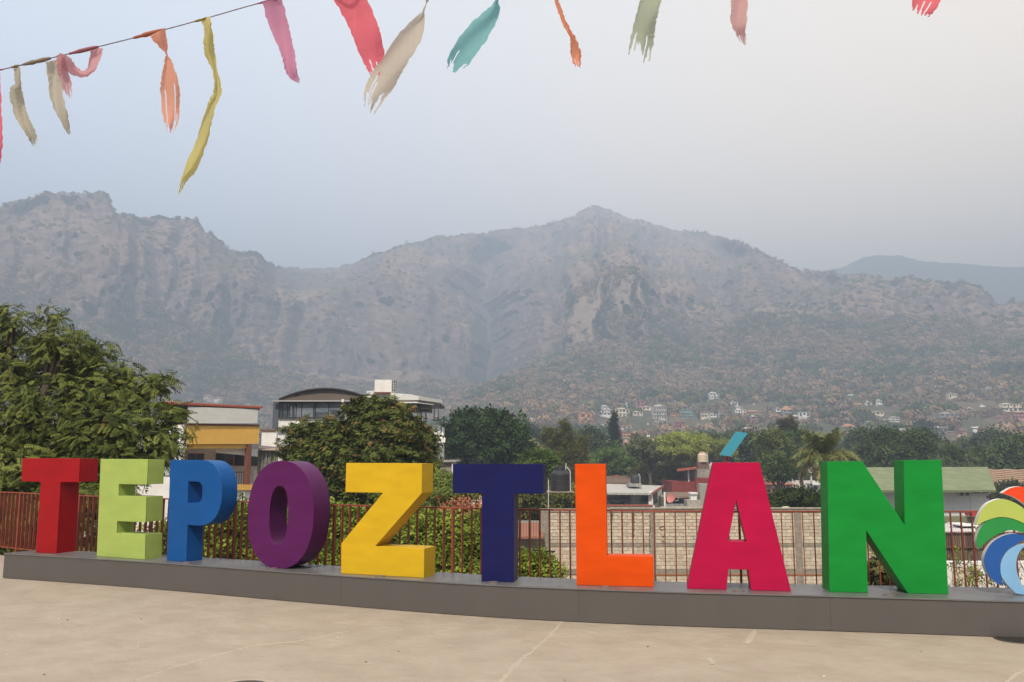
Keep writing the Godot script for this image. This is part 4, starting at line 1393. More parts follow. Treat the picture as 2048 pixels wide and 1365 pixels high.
	slab("cream_patch", 1905, 1135, 1960, 1172, 22.58, 0.02, paint(0.62, 0.54, 0.38, 0.9, {"map": "plaster", "scale": 0.6}), wl)
	stretch = 1.0
	block_wall()
	stretch = 1.75
	# ---- low things between the navy T and the block wall
	var ho := thing("tiled_shed", "low shed with weathered red tiles between navy T and block wall", "shed")
	for i in 5:
		var b := B.new()
		for j in 14:
			var x := 1020.0 + j * 5.0
			b.tube([at(x, 1076 - i * 5.4, 25.0 + i * 0.55), at(x, 1069.0 - i * 5.4, 25.0 + i * 0.55 + 0.62)], [0.045 * stretch, 0.04 * stretch], 6)
		part("tile_course", b, paint(0.40, 0.17, 0.10, 0.9, {"map": "grime", "scale": 1.5}), ho)
	slab("wall", 1018, 1074, 1082, 1170, 25.6, 1.0, paint(0.30, 0.25, 0.20, 0.9), ho)
	slab("beam", 1018, 1043, 1084, 1047, 28.2, 0.2, grey, ho)
	water_tank("dark water tank low behind the railing between navy T and orange L", 1057, 1098, 1150, 36, 22.0, paint(0.03, 0.03, 0.034, 0.5))
	stretch = 1.0
	# overhead cables sagging past the plaza
	var cab := paint(0.012, 0.012, 0.013, 0.7)
	for i in 4:
		var b := B.new()
		var pts := []
		for j in 9:
			var t := j / 8.0
			pts.append(at(lerpf(380, 1110, t), lerpf(1010 + i * 27, 1104 + i * 26, t) + 10.0 * sin(PI * t), lerpf(15.0, 13.0, t)))
		var rr := []
		for p in pts: rr.append(0.011)
		b.tube(pts, rr, 5)
		single("overhead_cable", b, cab, ["topmost", "second highest", "third highest", "lowest"][i] + " of four black cables sagging behind the railing under the yellow Z", "cable", Vector3.ZERO, 0.0, "cables behind the railing")
	far_houses()

func block_wall() -> void:
	var d := 45.5
	var t := thing("block_wall", "unplastered concrete block wall with beams behind the orange L and pink A", "wall")
	var mortar := paint(0.55, 0.465, 0.36, 0.95, {"map": "grime", "scale": 0.6})
	var beam := paint(0.33, 0.285, 0.225, 0.95, {"map": "grime", "scale": 0.8})
	slab("mortar_bed", 1080, 1019, 1777, 1240, d + 0.03, 0.2, mortar, t)
	slab("cap_beam", 1079, 1018, 1778, 1025.5, d - 0.05, 0.22, beam, t)
	slab("cap_board", 1220, 1016.2, 1778, 1018.6, d - 0.09, 0.3, paint(0.45, 0.39, 0.30, 0.95, {"map": "grime", "scale": 0.7}), t)
	slab("middle_beam", 1096, 1087.5, 1777, 1094.5, d - 0.03, 0.1, beam, t)
	slab("lower_beam", 1096, 1139.5, 1777, 1149, d - 0.03, 0.1, beam, t)
	for x in [[1080, 1097], [1303, 1313], [1593, 1607], [1763, 1777]]:
		slab("column", x[0], 1025.5, x[1], 1240, d - 0.04, 0.12, beam, t)
	slab("rust_strip", 1300, 1149, 1777, 1152, d - 0.06, 0.06, paint(0.33, 0.13, 0.06, 0.9), t)
	var tones := []
	for i in 6:
		var v := 0.86 + 0.045 * i
		tones.append(paint(0.74 * v, 0.62 * v, 0.475 * v, 0.95, {"map": "grime", "scale": 0.9 + 0.13 * i, "bump": "rough", "bump_scale": 0.6}))
	var p0 := at(1097, 1025.5, d)
	var p1 := at(1763, 1025.5, d)
	var rows := []
	for r in [[1026, 1087, 9], [1095, 1139, 6], [1152.5, 1200, 6]]:
		for i in r[2]:
			rows.append([at(1097, lerpf(r[0], r[1], float(i + 1) / r[2]), d).y, at(1097, lerpf(r[0], r[1], float(i) / r[2]), d).y])
	var made := 0
	var rest := B.new()
	var shapes := {}
	for i in rows.size():
		var hgt: float = rows[i][1] - rows[i][0] - 0.018
		var x := p0.x - (0.26 if i % 2 else 0.0)
		while x < p1.x:
			var len := 0.49
			var x0 := maxf(x, p0.x)
			var x1 := minf(x + len, p1.x)
			x += len + 0.016
			if x1 - x0 < 0.04:
				continue
			var proud := rng.randf_range(0.014, 0.030)
			var key := "%d_%.2f" % [int(hgt * 500), x1 - x0]
			if made < 300:
				if not shapes.has(key):
					var b := B.new()
					var w2 := (x1 - x0) / 2
					var e := 0.006
					b.hull8([Vector3(-w2, 0, 0), Vector3(-w2 + e, e, 0.03), Vector3(w2 - e, e, 0.03), Vector3(w2, 0, 0), Vector3(-w2, hgt, 0), Vector3(-w2 + e, hgt - e, 0.03), Vector3(w2 - e, hgt - e, 0.03), Vector3(w2, hgt, 0)])
					shapes[key] = b.mesh()
				part("block", shapes[key], tones[rng.randi() % 6], t, Vector3((x0 + x1) / 2, rows[i][0] + 0.009, -d + proud - 0.03))
				made += 1
			else:
				var v := 0.86 + 0.045 * (rng.randi() % 6)
				rest.col = Color(0.74 * v, 0.62 * v, 0.475 * v)
				rest.box(Vector3(x0, rows[i][0] + 0.009, -d - 0.03), Vector3(x1, rows[i][0] + 0.009 + hgt, -d + proud))
	tag(part("lower_blocks", rest, paint(1, 1, 1, 0.95, {"vertex": true, "map": "grime", "scale": 1.0, "bump": "rough", "bump_scale": 0.6}), t), "", "", "", "stuff")
	# stains run down from the cap, and the marks painted one below the other
	var stain := paint(0.10, 0.085, 0.06, 1.0)
	for q in [[1264, 1026, 1270, 1075], [1222, 1026, 1226, 1040], [1299, 1030, 1302, 1120]]:
		var b := B.new()
		var y: float = q[1]
		while y < q[3]:
			var w: float = rng.randf_range(0.3, 1.0) * (q[2] - q[0]) / 2
			var cx: float = (q[0] + q[2]) / 2 + rng.randf_range(-0.8, 0.8)
			panel(b, cx - w, y, y + 1.7, d - 0.0435, cx + w, y, y + 1.7, d - 0.0435, 0.002)
			y += rng.randf_range(1.8, 3.2)
		part("stain", b, stain, t)
	var mark := paint(0.09, 0.065, 0.05, 1.0)
	var strokes := [[[1319, 1055, 1330, 1053], [1330, 1053, 1331, 1058.5], [1331, 1058.5, 1321, 1061], [1321, 1061, 1319, 1055]], [[1324, 1068, 1324.6, 1074], [1324.6, 1074, 1328, 1075], [1328, 1075, 1328.6, 1068]], [[1324.5, 1088, 1324.5, 1083], [1324.5, 1083, 1328, 1083], [1328, 1083, 1328, 1088]]]
	for k in strokes:
		var b := B.new()
		for q in k:
			b.tube([at(q[0], q[1], d - 0.045), at(q[2], q[3], d - 0.045)], [0.016, 0.016], 4)
		part("painted_mark", b, mark, t)

# [label, x0, y0, x1, y1, wall colour, storeys, windows across, roof (flat, hip, gable, shed), roof colour, depth (0: on the hillside)]
func far_houses() -> void:
	var w := Color(0.86, 0.84, 0.80)
	var cream := Color(0.80, 0.70, 0.54)
	var orange := Color(0.74, 0.34, 0.19)
	var pink := Color(0.58, 0.27, 0.27)
	var grey := Color(0.42, 0.40, 0.38)
	var tile := Color(0.46, 0.18, 0.10)
	var pale := Color(0.80, 0.75, 0.70)
	var list := [
		["salmon two storey house with an arched opening, leftmost of the hillside houses", 1160, 825, 1184, 849, orange, 2, 2, "flat", orange, 0],
		["white stepped house of three tiers above the tall conifer's tip", 1200, 811, 1228, 832, w, 3, 4, "tiers", pale, 0],
		["cream house with a dark lower floor, right of the conifer's tip", 1231, 817, 1259, 836, cream, 2, 4, "flat", pale, 0],
		["small white rooftop house above the cream house beside the conifer", 1241, 808, 1255, 817, w, 1, 2, "flat", pale, 0],
		["pink red house standing above the pale yellow house", 1273, 801, 1291, 815, pink, 2, 2, "flat", tile, 0],
		["pale yellow two storey house below the pink red one", 1285, 813, 1308, 828, cream, 2, 3, "flat", cream, 0],
		["long three storey cream house with terraces, right of the pale yellow one", 1308, 811, 1334, 839, Color(0.6, 0.55, 0.5), 3, 5, "flat", pale, 0],
		["low cream house with a dark ground floor left of the pale yellow house", 1268, 823, 1286, 839, cream, 2, 3, "flat", pale, 0],
		["broad terraced building with turquoise and rose bands", 1359, 811, 1394, 838, Color(0.30, 0.42, 0.38), 4, 5, "tiers", Color(0.45, 0.32, 0.25), 0],
		["orange house with white trim left of the banded building", 1345, 825, 1363, 839, orange, 2, 3, "flat", tile, 0],
		["grey white bungalow alone in the trees below the long cream house", 1308, 844, 1326, 854, grey, 1, 3, "flat", pale, 0],
		["magenta house low in the trees below the banded building", 1352, 843, 1371, 858, Color(0.46, 0.16, 0.20), 2, 3, "flat", pink, 0],
		["white cottage with a red strip right of the tall conifer", 1244, 850, 1263, 860, w, 1, 2, "shed", tile, 0],
		["orange house of long open terraces beside the tall conifer", 1239, 864, 1268, 876, orange, 2, 4, "flat", tile, 0],
		["white house with large dark windows left of the tall conifer", 1181, 877, 1206, 890, w, 2, 3, "tiers", w, 0],
		["house with a red roof between the tall conifer and the white church", 1240, 882, 1280, 893, pale, 1, 3, "hip", tile, 0],
		["house with red gable and white arches in the trees below the church", 1281, 913, 1305, 928, w, 2, 3, "shed", tile, 190],
		["pale beige flat house among trees right of the arched one", 1316, 908, 1336, 921, pale, 1, 2, "flat", pale, 200],
		["white house with dark awning high above the orange house", 1336, 803, 1355, 812, w, 1, 3, "flat", Color(0.15, 0.13, 0.12), 0],
		["white tiered villa highest on the slope above the turquoise accent", 1419, 785, 1443, 805, w, 3, 3, "tiers", pale, 0],
		["white and black house left of the villa's foot", 1381, 806, 1404, 816, grey, 1, 4, "flat", Color(0.12, 0.11, 0.11), 0],
		["slim white house with a roof terrace right of the tiered villa", 1463, 803, 1477, 815, w, 2, 2, "flat", pale, 0],
		["long low house with a rose roof below the tiered villa", 1434, 820, 1461, 829, grey, 1, 5, "flat", pink, 0],
		["cream house with a balcony directly left of the small white cube", 1403, 823, 1421, 836, cream, 2, 3, "flat", tile, 0],
		["small white cube house with dark windows below the rose roof", 1421, 828, 1439, 841, w, 2, 3, "flat", w, 0],
		["rambling white house with several terraces above the accent's tip", 1468, 812, 1493, 832, w, 3, 4, "tiers", pale, 0],
		["house with a long ochre roof right of the rambling white house", 1496, 820, 1519, 829, orange, 1, 4, "hip", Color(0.5, 0.27, 0.15), 0],
		["tall narrow rose house climbing the slope under the ochre roof", 1503, 832, 1515, 853, pink, 3, 1, "flat", pale, 0],
		["house with a steep orange roof above the pine", 1567, 812, 1584, 832, grey, 2, 2, "hip", Color(0.55, 0.28, 0.13), 0],
		["house with a teal sheet roof right of the pine", 1599, 823, 1620, 834, w, 1, 3, "flat", Color(0.06, 0.22, 0.20), 0],
		["small white chapel like house with an arched front", 1553, 816, 1562, 824, w, 1, 1, "flat", w, 0],
		["pink house just right of the turquoise accent", 1488, 856, 1509, 876, pink, 3, 2, "flat", pale, 0],
		["white house with a flat red roof between the pine and the palm", 1595, 859, 1622, 879, w, 2, 3, "flat", tile, 260],
		["low house with an orange roof left of the pine's tip", 1542, 853, 1560, 860, pale, 1, 3, "shed", Color(0.5, 0.26, 0.18), 0],
		["house with an orange hipped roof above the palm's right side", 1711, 806, 1727, 816, orange, 1, 2, "hip", Color(0.58, 0.26, 0.12), 0],
		["tall white house beside the orange hipped roof", 1734, 804, 1745, 820, w, 3, 1, "flat", cream, 0],
		["white house with a lone rooftop room right of the tall white one", 1755, 800, 1768, 817, w, 2, 2, "tiers", w, 0],
		["cream flat roofed house below the one with the rooftop room", 1745, 823, 1768, 831, cream, 1, 3, "flat", cream, 0],
		["white house with a dark balcony above the dark round trees", 1784, 834, 1800, 844, w, 2, 2, "flat", w, 0],
		["low white roofed house left of the one with the dark balcony", 1735, 843, 1753, 851, grey, 1, 3, "flat", w, 0],
		["narrow white shed roof between two houses above the dark trees", 1767, 840, 1781, 846, grey, 1, 2, "flat", w, 0],
		["long house with a bright flat white roof, middle of the right slope", 1883, 826, 1919, 842, grey, 2, 4, "flat", w, 0],
		["shadowy house with a thin white roof below the long white roofed one", 1870, 854, 1896, 868, Color(0.30, 0.26, 0.23), 1, 3, "flat", w, 0],
		["orange house with a grey pitched roof left of the dark cypress", 1804, 857, 1823, 871, orange, 2, 2, "gable", grey, 0],
		["cream mansion with white columns at the right edge of the slope", 2003, 807, 2052, 823, cream, 2, 6, "tiers", w, 0],
		["rose coloured house below the mansion at the right edge", 2024, 825, 2062, 839, pink, 2, 5, "flat", tile, 0],
		["tiny white cabin alone in the trees on the right slope", 1947, 854, 1956, 859, w, 1, 1, "gable", w, 0],
		["small white house highest on the right slope", 1872, 771, 1884, 777, w, 1, 2, "flat", pink, 0],
		["cream house half hidden by trees high on the right slope", 1899, 786, 1916, 796, cream, 1, 3, "flat", pale, 0],
		["pink house beside the palm's right fronds", 1698, 860, 1717, 877, pink, 2, 3, "flat", pale, 0],
		["house with a broad orange roof above the pink one beside the palm", 1688, 848, 1710, 861, pale, 1, 3, "hip", Color(0.52, 0.24, 0.14), 0],
		["low orange roofed house far off above the middle of the yellow house's tiles", 404, 790, 423, 797, pale, 1, 2, "hip", tile, 0],
		["orange roofed house far off above the right end of the yellow house's tiles", 426, 794, 444, 800, pale, 1, 2, "hip", tile, 0],
		["white house with a dark gallery in the trees left of the palm", 1640, 850, 1657, 858, w, 1, 3, "flat", w, 0],
		["brick house of two storeys with an orange slab roof, left of the palm's hanging fronds", 1543, 966, 1587, 1006, Color(0.26, 0.13, 0.09), 2, 2, "flat", Color(0.52, 0.20, 0.12), 110],
		["pale grey house with a flat roof behind the palm's hanging fronds", 1585, 943, 1624, 968, pale, 1, 2, "flat", w, 125],
		["house with a red awning roof left of the pale grey house", 1567, 951, 1584, 963, grey, 1, 1, "shed", Color(0.50, 0.09, 0.06), 122],
		["house with a thin red tile roof behind the palm's left fronds", 1584, 929, 1620, 937, grey, 1, 3, "flat", Color(0.5, 0.16, 0.09), 150],
		["white house with blue grey upper wall behind the palm trunk", 1627, 966, 1656, 1005, Color(0.60, 0.62, 0.64), 2, 2, "flat", w, 105],
		["low house with a long orange roof under the palm", 1577, 998, 1628, 1012, pale, 1, 4, "shed", Color(0.52, 0.21, 0.12), 100],
	]
	# the many small ones between them, alike but for colour and place
	var zones := [[1150, 1480, 800, 862], [1480, 1660, 805, 905], [1680, 2048, 780, 880], [1030, 1230, 832, 880]]
	var many_r := RandomNumberGenerator.new()
	many_r.seed = 77
	var told := []
	var n_big := list.size()
	for i in 74:
		var z: Array = zones[[0, 0, 1, 1, 2, 2, 2, 3][i % 8]]
		var x := many_r.randf_range(z[0], z[1])
		var y: float = z[2] + (z[3] - z[2]) * many_r.randf_range(0.0, 1.0)
		var ww := many_r.randf_range(5.0, 13.0)
		var hh := many_r.randf_range(4.0, 7.0)
		var clear := true
		for q in list:
			if x + ww > q[1] - 2 and x < q[3] + 2 and y > q[2] - 2 and y - hh < q[4] + 2:
				clear = false
		if not clear: continue
		var pick := many_r.randi() % 4
		# named by the larger house it lies nearest to
		var near := []
		var best := 1e9
		for k in n_big:
			var q: Array = list[k]
			var far := Vector2((q[1] + q[3]) / 2 - x - ww / 2, ((q[2] + q[4]) / 2 - y + hh / 2) * 1.5).length()
			if far < best and q[10] == 0:
				best = far
				near = q
		var name_of: String = near[0]
		for cut in [" with ", ",", " among ", " above ", " below ", " right of ", " left of ", " in the ", " beside ", " between ", " alone ", " highest ", " low in ", " standing ", " just ", " directly ", " half ", " climbing "]:
			name_of = name_of.split(cut)[0]
		var dx: float = x + ww / 2 - (near[1] + near[3]) / 2
		var dy: float = y - hh / 2 - (near[2] + near[4]) / 2
		var where: String = ("right of" if dx > 0 else "left of") if absf(dx) > absf(dy) * 1.6 else ("below" if dy > 0 else "above")
		var said := "tiny %s house %s the %s" % [["white", "cream", "orange", "rose"][pick], where, name_of]
		if said in told: continue
		told.append(said)
		list.append([said, x, y - hh, x + ww, y, [w, cream, orange, pink][pick], 1 if hh < 5.5 else 2, 1 + int(ww / 5.0), ["flat", "shed", "hip", "flat"][many_r.randi() % 4], [w, pale, tile, pale][many_r.randi() % 4], 0])
	var rail := paint(0.25, 0.25, 0.26, 0.8)
	for q in list:
		var d: float = q[10]
		var cx: float = (q[1] + q[3]) / 2.0
		if d == 0.0:
			d = -on_land(cx, q[4]).z
		var base := at(cx, q[4], d)
		var wid: float = (q[3] - q[1]) * d / FOCAL
		var hgt: float = at(cx, q[2], d).y - base.y
		var t := thing("hillside_house" if q[10] == 0 else "town_house", q[0], "house", base, rng.randf_range(-9, 9), "houses among the trees of the slope" if q[10] == 0 else "houses between palm and plaza")
		var c: Color = q[5]
		var rc: Color = q[9]
		var wall := paint(c.r, c.g, c.b, 0.9, {"map": "plaster", "scale": 0.1})
		var roof := paint(rc.r, rc.g, rc.b, 0.85, {"map": "grime", "scale": 0.2})
		var deep: float = clampf(wid * 0.7, 3.0, 9.0)
		var n: int = q[6]
		var rh: float = hgt * (0.42 if q[8] in ["hip", "gable"] else (0.22 if q[8] == "shed" else 0.07))
		var body: float = hgt - rh
		var storey: float = body / n
		for i in n:
			var b := B.new()
			var x0: float = -wid / 2
			var x1: float = wid / 2
			if q[8] == "tiers" and i > 0:
				x0 += wid * 0.16 * i * rng.randf_range(0.3, 1.3)
				x1 -= wid * 0.12 * i * rng.randf_range(0.3, 1.3)
			var back: float = 0.9 * i if q[8] == "tiers" else 0.15 * i
			b.box(Vector3(x0, storey * i - (6.0 if i == 0 else 0.0), -deep), Vector3(x1, storey * (i + 1), -back))
			part("storey", b, wall, t)
			var sl := B.new()
			sl.box(Vector3(x0 - 0.15, storey * (i + 1) - 0.12, -deep), Vector3(x1 + 0.15, storey * (i + 1) + 0.06, 0.5 - back))
			part("floor_slab", sl, wall if i < n - 1 else roof, t)
			var m: int = q[7]
			for j in m:
				var wx: float = lerpf(x0, x1, (j + 0.5) / m)
				var ww: float = (x1 - x0) / m * rng.randf_range(0.22, 0.36)
				var y0: float = storey * (i + 0.30)
				var y1: float = storey * (i + 0.74)
				if rng.randf() < 0.25:
					y0 = storey * (i + 0.06)
				var wb := B.new()
				wb.box(Vector3(wx - ww, y0, -back - 0.1), Vector3(wx + ww, y1, -back + 0.03))
				part("window", wb, paint(0.035, 0.035, 0.04, 0.3), t)
			if i > 0 and rng.randf() < 0.4:
				var rb := B.new()
				rb.box(Vector3(x0, storey * i + 0.8, 0.30 - back), Vector3(x1, storey * i + 0.9, 0.36 - back))
				for j in 9:
					var rx: float = lerpf(x0, x1, j / 8.0)
					rb.box(Vector3(rx - 0.03, storey * i, 0.31 - back), Vector3(rx + 0.03, storey * i + 0.8, 0.35 - back))
				part("railing", rb, rail, t)
		var r := B.new()
		var e := 0.45
		var y := body
		if q[8] == "hip":
			var a := [Vector3(-wid / 2 - e, y, e), Vector3(wid / 2 + e, y, e), Vector3(wid / 2 + e, y, -deep - e), Vector3(-wid / 2 - e, y, -deep - e)]
			r.hull8([a[0], a[1], a[2], a[3], Vector3(-wid * 0.2, y + rh, -deep * 0.4), Vector3(wid * 0.2, y + rh, -deep * 0.4), Vector3(wid * 0.2, y + rh, -deep * 0.6), Vector3(-wid * 0.2, y + rh, -deep * 0.6)])
		elif q[8] == "gable":
			r.hull8([Vector3(-wid / 2 - e, y, e), Vector3(wid / 2 + e, y, e), Vector3(wid / 2 + e, y, -deep - e), Vector3(-wid / 2 - e, y, -deep - e), Vector3(-wid / 2 - e, y + rh, -deep * 0.48), Vector3(wid / 2 + e, y + rh, -deep * 0.48), Vector3(wid / 2 + e, y + rh, -deep * 0.52), Vector3(-wid / 2 - e, y + rh, -deep * 0.52)])
		elif q[8] == "shed":
			r.hull8([Vector3(-wid / 2 - e, y + 0.02, e), Vector3(wid / 2 + e, y + 0.02, e), Vector3(wid / 2 + e, y + 0.02, -deep), Vector3(-wid / 2 - e, y + 0.02, -deep), Vector3(-wid / 2 - e, y + 0.18, e), Vector3(wid / 2 + e, y + 0.18, e), Vector3(wid / 2 + e, y + rh, -deep), Vector3(-wid / 2 - e, y + rh, -deep)])
		else:
			r.box(Vector3(-wid * 0.3, y + 0.07, -deep * 0.9), Vector3(wid * rng.randf_range(-0.05, 0.25), y + 0.07 + rh * 1.6, -deep * 0.4))
		part("roof" if q[8] != "flat" and q[8] != "tiers" else "roof_room", r, roof, t)
		if rng.randf() < 0.35:
			var tk := B.new()
			tk.lathe(tank_profile(0.55, 1.2), 10)
			part("tank", tk, paint(0.03, 0.03, 0.033, 0.6) if rng.randf() < 0.5 else paint(0.6, 0.58, 0.54, 0.6), t, Vector3(wid * rng.randf_range(-0.35, 0.35), y + rh * 0.4, -deep * 0.35))
	church()

func church() -> void:
	var hit := on_land(1311, 889)
	var d := -hit.z
	var s := d / FOCAL
	var t := thing("church", "white church with twin slim bell towers and a domed crossing", "church", at(1311, 889, d))
	var m := paint(0.86, 0.81, 0.72, 0.9, {"map": "plaster", "scale": 0.1})
	var dk := paint(0.05, 0.045, 0.04, 0.8)
	var nave := B.new()
	nave.box(Vector3(-11 * s, -6, -14 * s), Vector3(16 * s, 9 * s, 0))
	part("nave", nave, m, t)
	for x in [-15.0, -11.5]:
		var tw := B.new()
		tw.box(Vector3(x * s - 1.5 * s, -6, -3 * s), Vector3(x * s + 1.5 * s, 15.5 * s, 0.3 * s))
		tw.hull8([Vector3(x * s - 1.7 * s, 15.5 * s, 0.5 * s), Vector3(x * s + 1.7 * s, 15.5 * s, 0.5 * s), Vector3(x * s + 1.7 * s, 15.5 * s, -3.2 * s), Vector3(x * s - 1.7 * s, 15.5 * s, -3.2 * s), Vector3(x * s - 0.2 * s, 19 * s, -1.2 * s), Vector3(x * s + 0.2 * s, 19 * s, -1.2 * s), Vector3(x * s + 0.2 * s, 19 * s, -1.5 * s), Vector3(x * s - 0.2 * s, 19 * s, -1.5 * s)])
		var p := part("bell_tower", tw, m, t)
		var op := B.new()
		op.box(Vector3(x * s - 0.7 * s, 11.5 * s, 0), Vector3(x * s + 0.7 * s, 14.2 * s, 0.36 * s))
		part("belfry_opening", op, dk, p)
	var drum := B.new()
	drum.lathe([Vector2(6 * s, 0), Vector2(6 * s, 5 * s), Vector2(6.4 * s, 5.1 * s), Vector2(6.2 * s, 6.2 * s), Vector2(5.2 * s, 8.6 * s), Vector2(3.2 * s, 10.4 * s), Vector2(0.9 * s, 11.2 * s), Vector2(0.8 * s, 12.4 * s), Vector2(0, 13.2 * s)], 24)
	part("dome", drum, m, t, Vector3(10.5 * s, 5.0 * s, -6 * s))
	for x in [-6.0, -1.0, 4.0, 11.0]:
		var wn := B.new()
		wn.box(Vector3(x * s - 0.8 * s, 3.2 * s, -0.1), Vector3(x * s + 0.8 * s, 6.2 * s, 0.1))
		part("window", wn, dk, t)
	var roof := B.new()
	roof.hull8([Vector3(-10 * s, 9 * s, 0), Vector3(4 * s, 9 * s, 0), Vector3(4 * s, 9 * s, -14 * s), Vector3(-10 * s, 9 * s, -14 * s), Vector3(-9 * s, 11.5 * s, -6 * s), Vector3(3 * s, 10.5 * s, -6 * s), Vector3(3 * s, 10.5 * s, -8 * s), Vector3(-9 * s, 11.5 * s, -8 * s)])
	part("red_roof", roof, paint(0.45, 0.16, 0.12, 0.9), t)

# ------------------------------------------------------------------ trees and shrubs
# a small spray of leaves, about one metre across; many scaled copies make a crown
func leaf(b: B, p: Vector3, dir: Vector3, up: Vector3, l: float, w: float, fold := 0.25) -> void:
	var side := dir.cross(up).normalized() * w
	var n := side.cross(dir).normalized()
	var mid := p + dir * l * 0.45 - n * w * fold
	var tip := p + dir * l - n * l * 0.12
	b.tri(p, mid - side + n * w * fold, tip)
	b.tri(p, tip, mid + side + n * w * fold)

func spray(kind: String) -> ArrayMesh:
	var b := B.new()
	var r := RandomNumberGenerator.new()
	r.seed = hash(kind)
	match kind:
		"pinnate":                                # leaflets in pairs along a drooping stalk
			var stalk := Vector3.ZERO
			for i in 6:
				var t := i / 5.0
				var p := Vector3(0, 0.05 - 0.22 * t * t, t * 0.8)
				for s in [-1.0, 1.0]:
					var dir := Vector3(s * 0.8, -0.35 - 0.3 * t + r.randf_range(-0.15, 0.15), 0.55).normalized()
					leaf(b, p, dir, Vector3(0, 1, 0.2).normalized(), 0.36 * (1.0 - 0.3 * t), 0.07)
			leaf(b, Vector3(0, -0.17, 0.8), Vector3(0, -0.4, 0.8).normalized(), Vector3.UP, 0.36, 0.065)
		"whorl":                                  # long leaves drooping round a twig's end
			for i in 11:
				var a := TAU * i / 11.0 + r.randf_range(-0.2, 0.2)
				var dir := Vector3(cos(a), r.randf_range(-0.75, 0.35), sin(a)).normalized()
				leaf(b, Vector3(0, r.randf_range(-0.1, 0.1), 0), dir, Vector3.UP, r.randf_range(0.4, 0.6), 0.075)
		"broad":
			for i in 12:
				var dir := Vector3(r.randf_range(-1, 1), r.randf_range(-0.5, 0.6), r.randf_range(-1, 1)).normalized()
				leaf(b, Vector3(r.randf_range(-0.35, 0.35), r.randf_range(-0.25, 0.25), r.randf_range(-0.35, 0.35)), dir, Vector3(0.2, 1, 0.1).normalized(), r.randf_range(0.25, 0.4), 0.10)
		"needle":
			for i in 16:
				var dir := Vector3(r.randf_range(-1, 1), r.randf_range(-0.4, 1.0), r.randf_range(-1, 1)).normalized()
				leaf(b, Vector3.ZERO, dir, Vector3(0.3, 1, 0.2).normalized(), r.randf_range(0.4, 0.6), 0.028, 0.1)
		"fine":                                   # feathery, in flat layers
			for i in 16:
				var dir := Vector3(r.randf_range(-1, 1), r.randf_range(-0.15, 0.25), r.randf_range(-1, 1)).normalized()
				leaf(b, Vector3(r.randf_range(-0.4, 0.4), r.randf_range(-0.06, 0.06), r.randf_range(-0.4, 0.4)), dir, Vector3.UP, r.randf_range(0.18, 0.3), 0.05, 0.1)
		"clump":                                  # a whole small crown for the far slopes
			for i in 80:
				var v := Vector3(r.randf_range(-1, 1), r.randf_range(-0.6, 1), r.randf_range(-1, 1))
				if v.length() > 1.0: v = v.normalized()
				v = v.normalized() * lerpf(0.55, 1.0, sqrt(v.length())) * 0.5
				var dir := (v.normalized() + Vector3(r.randf_range(-0.8, 0.8), r.randf_range(-0.8, 0.8), r.randf_range(-0.8, 0.8))).normalized()
				leaf(b, v + Vector3(0, 0.45, 0), dir.cross(Vector3(0.3, 1, 0.2)).normalized(), dir, r.randf_range(0.18, 0.3), 0.10)
	return b.mesh()

var sprays := {}

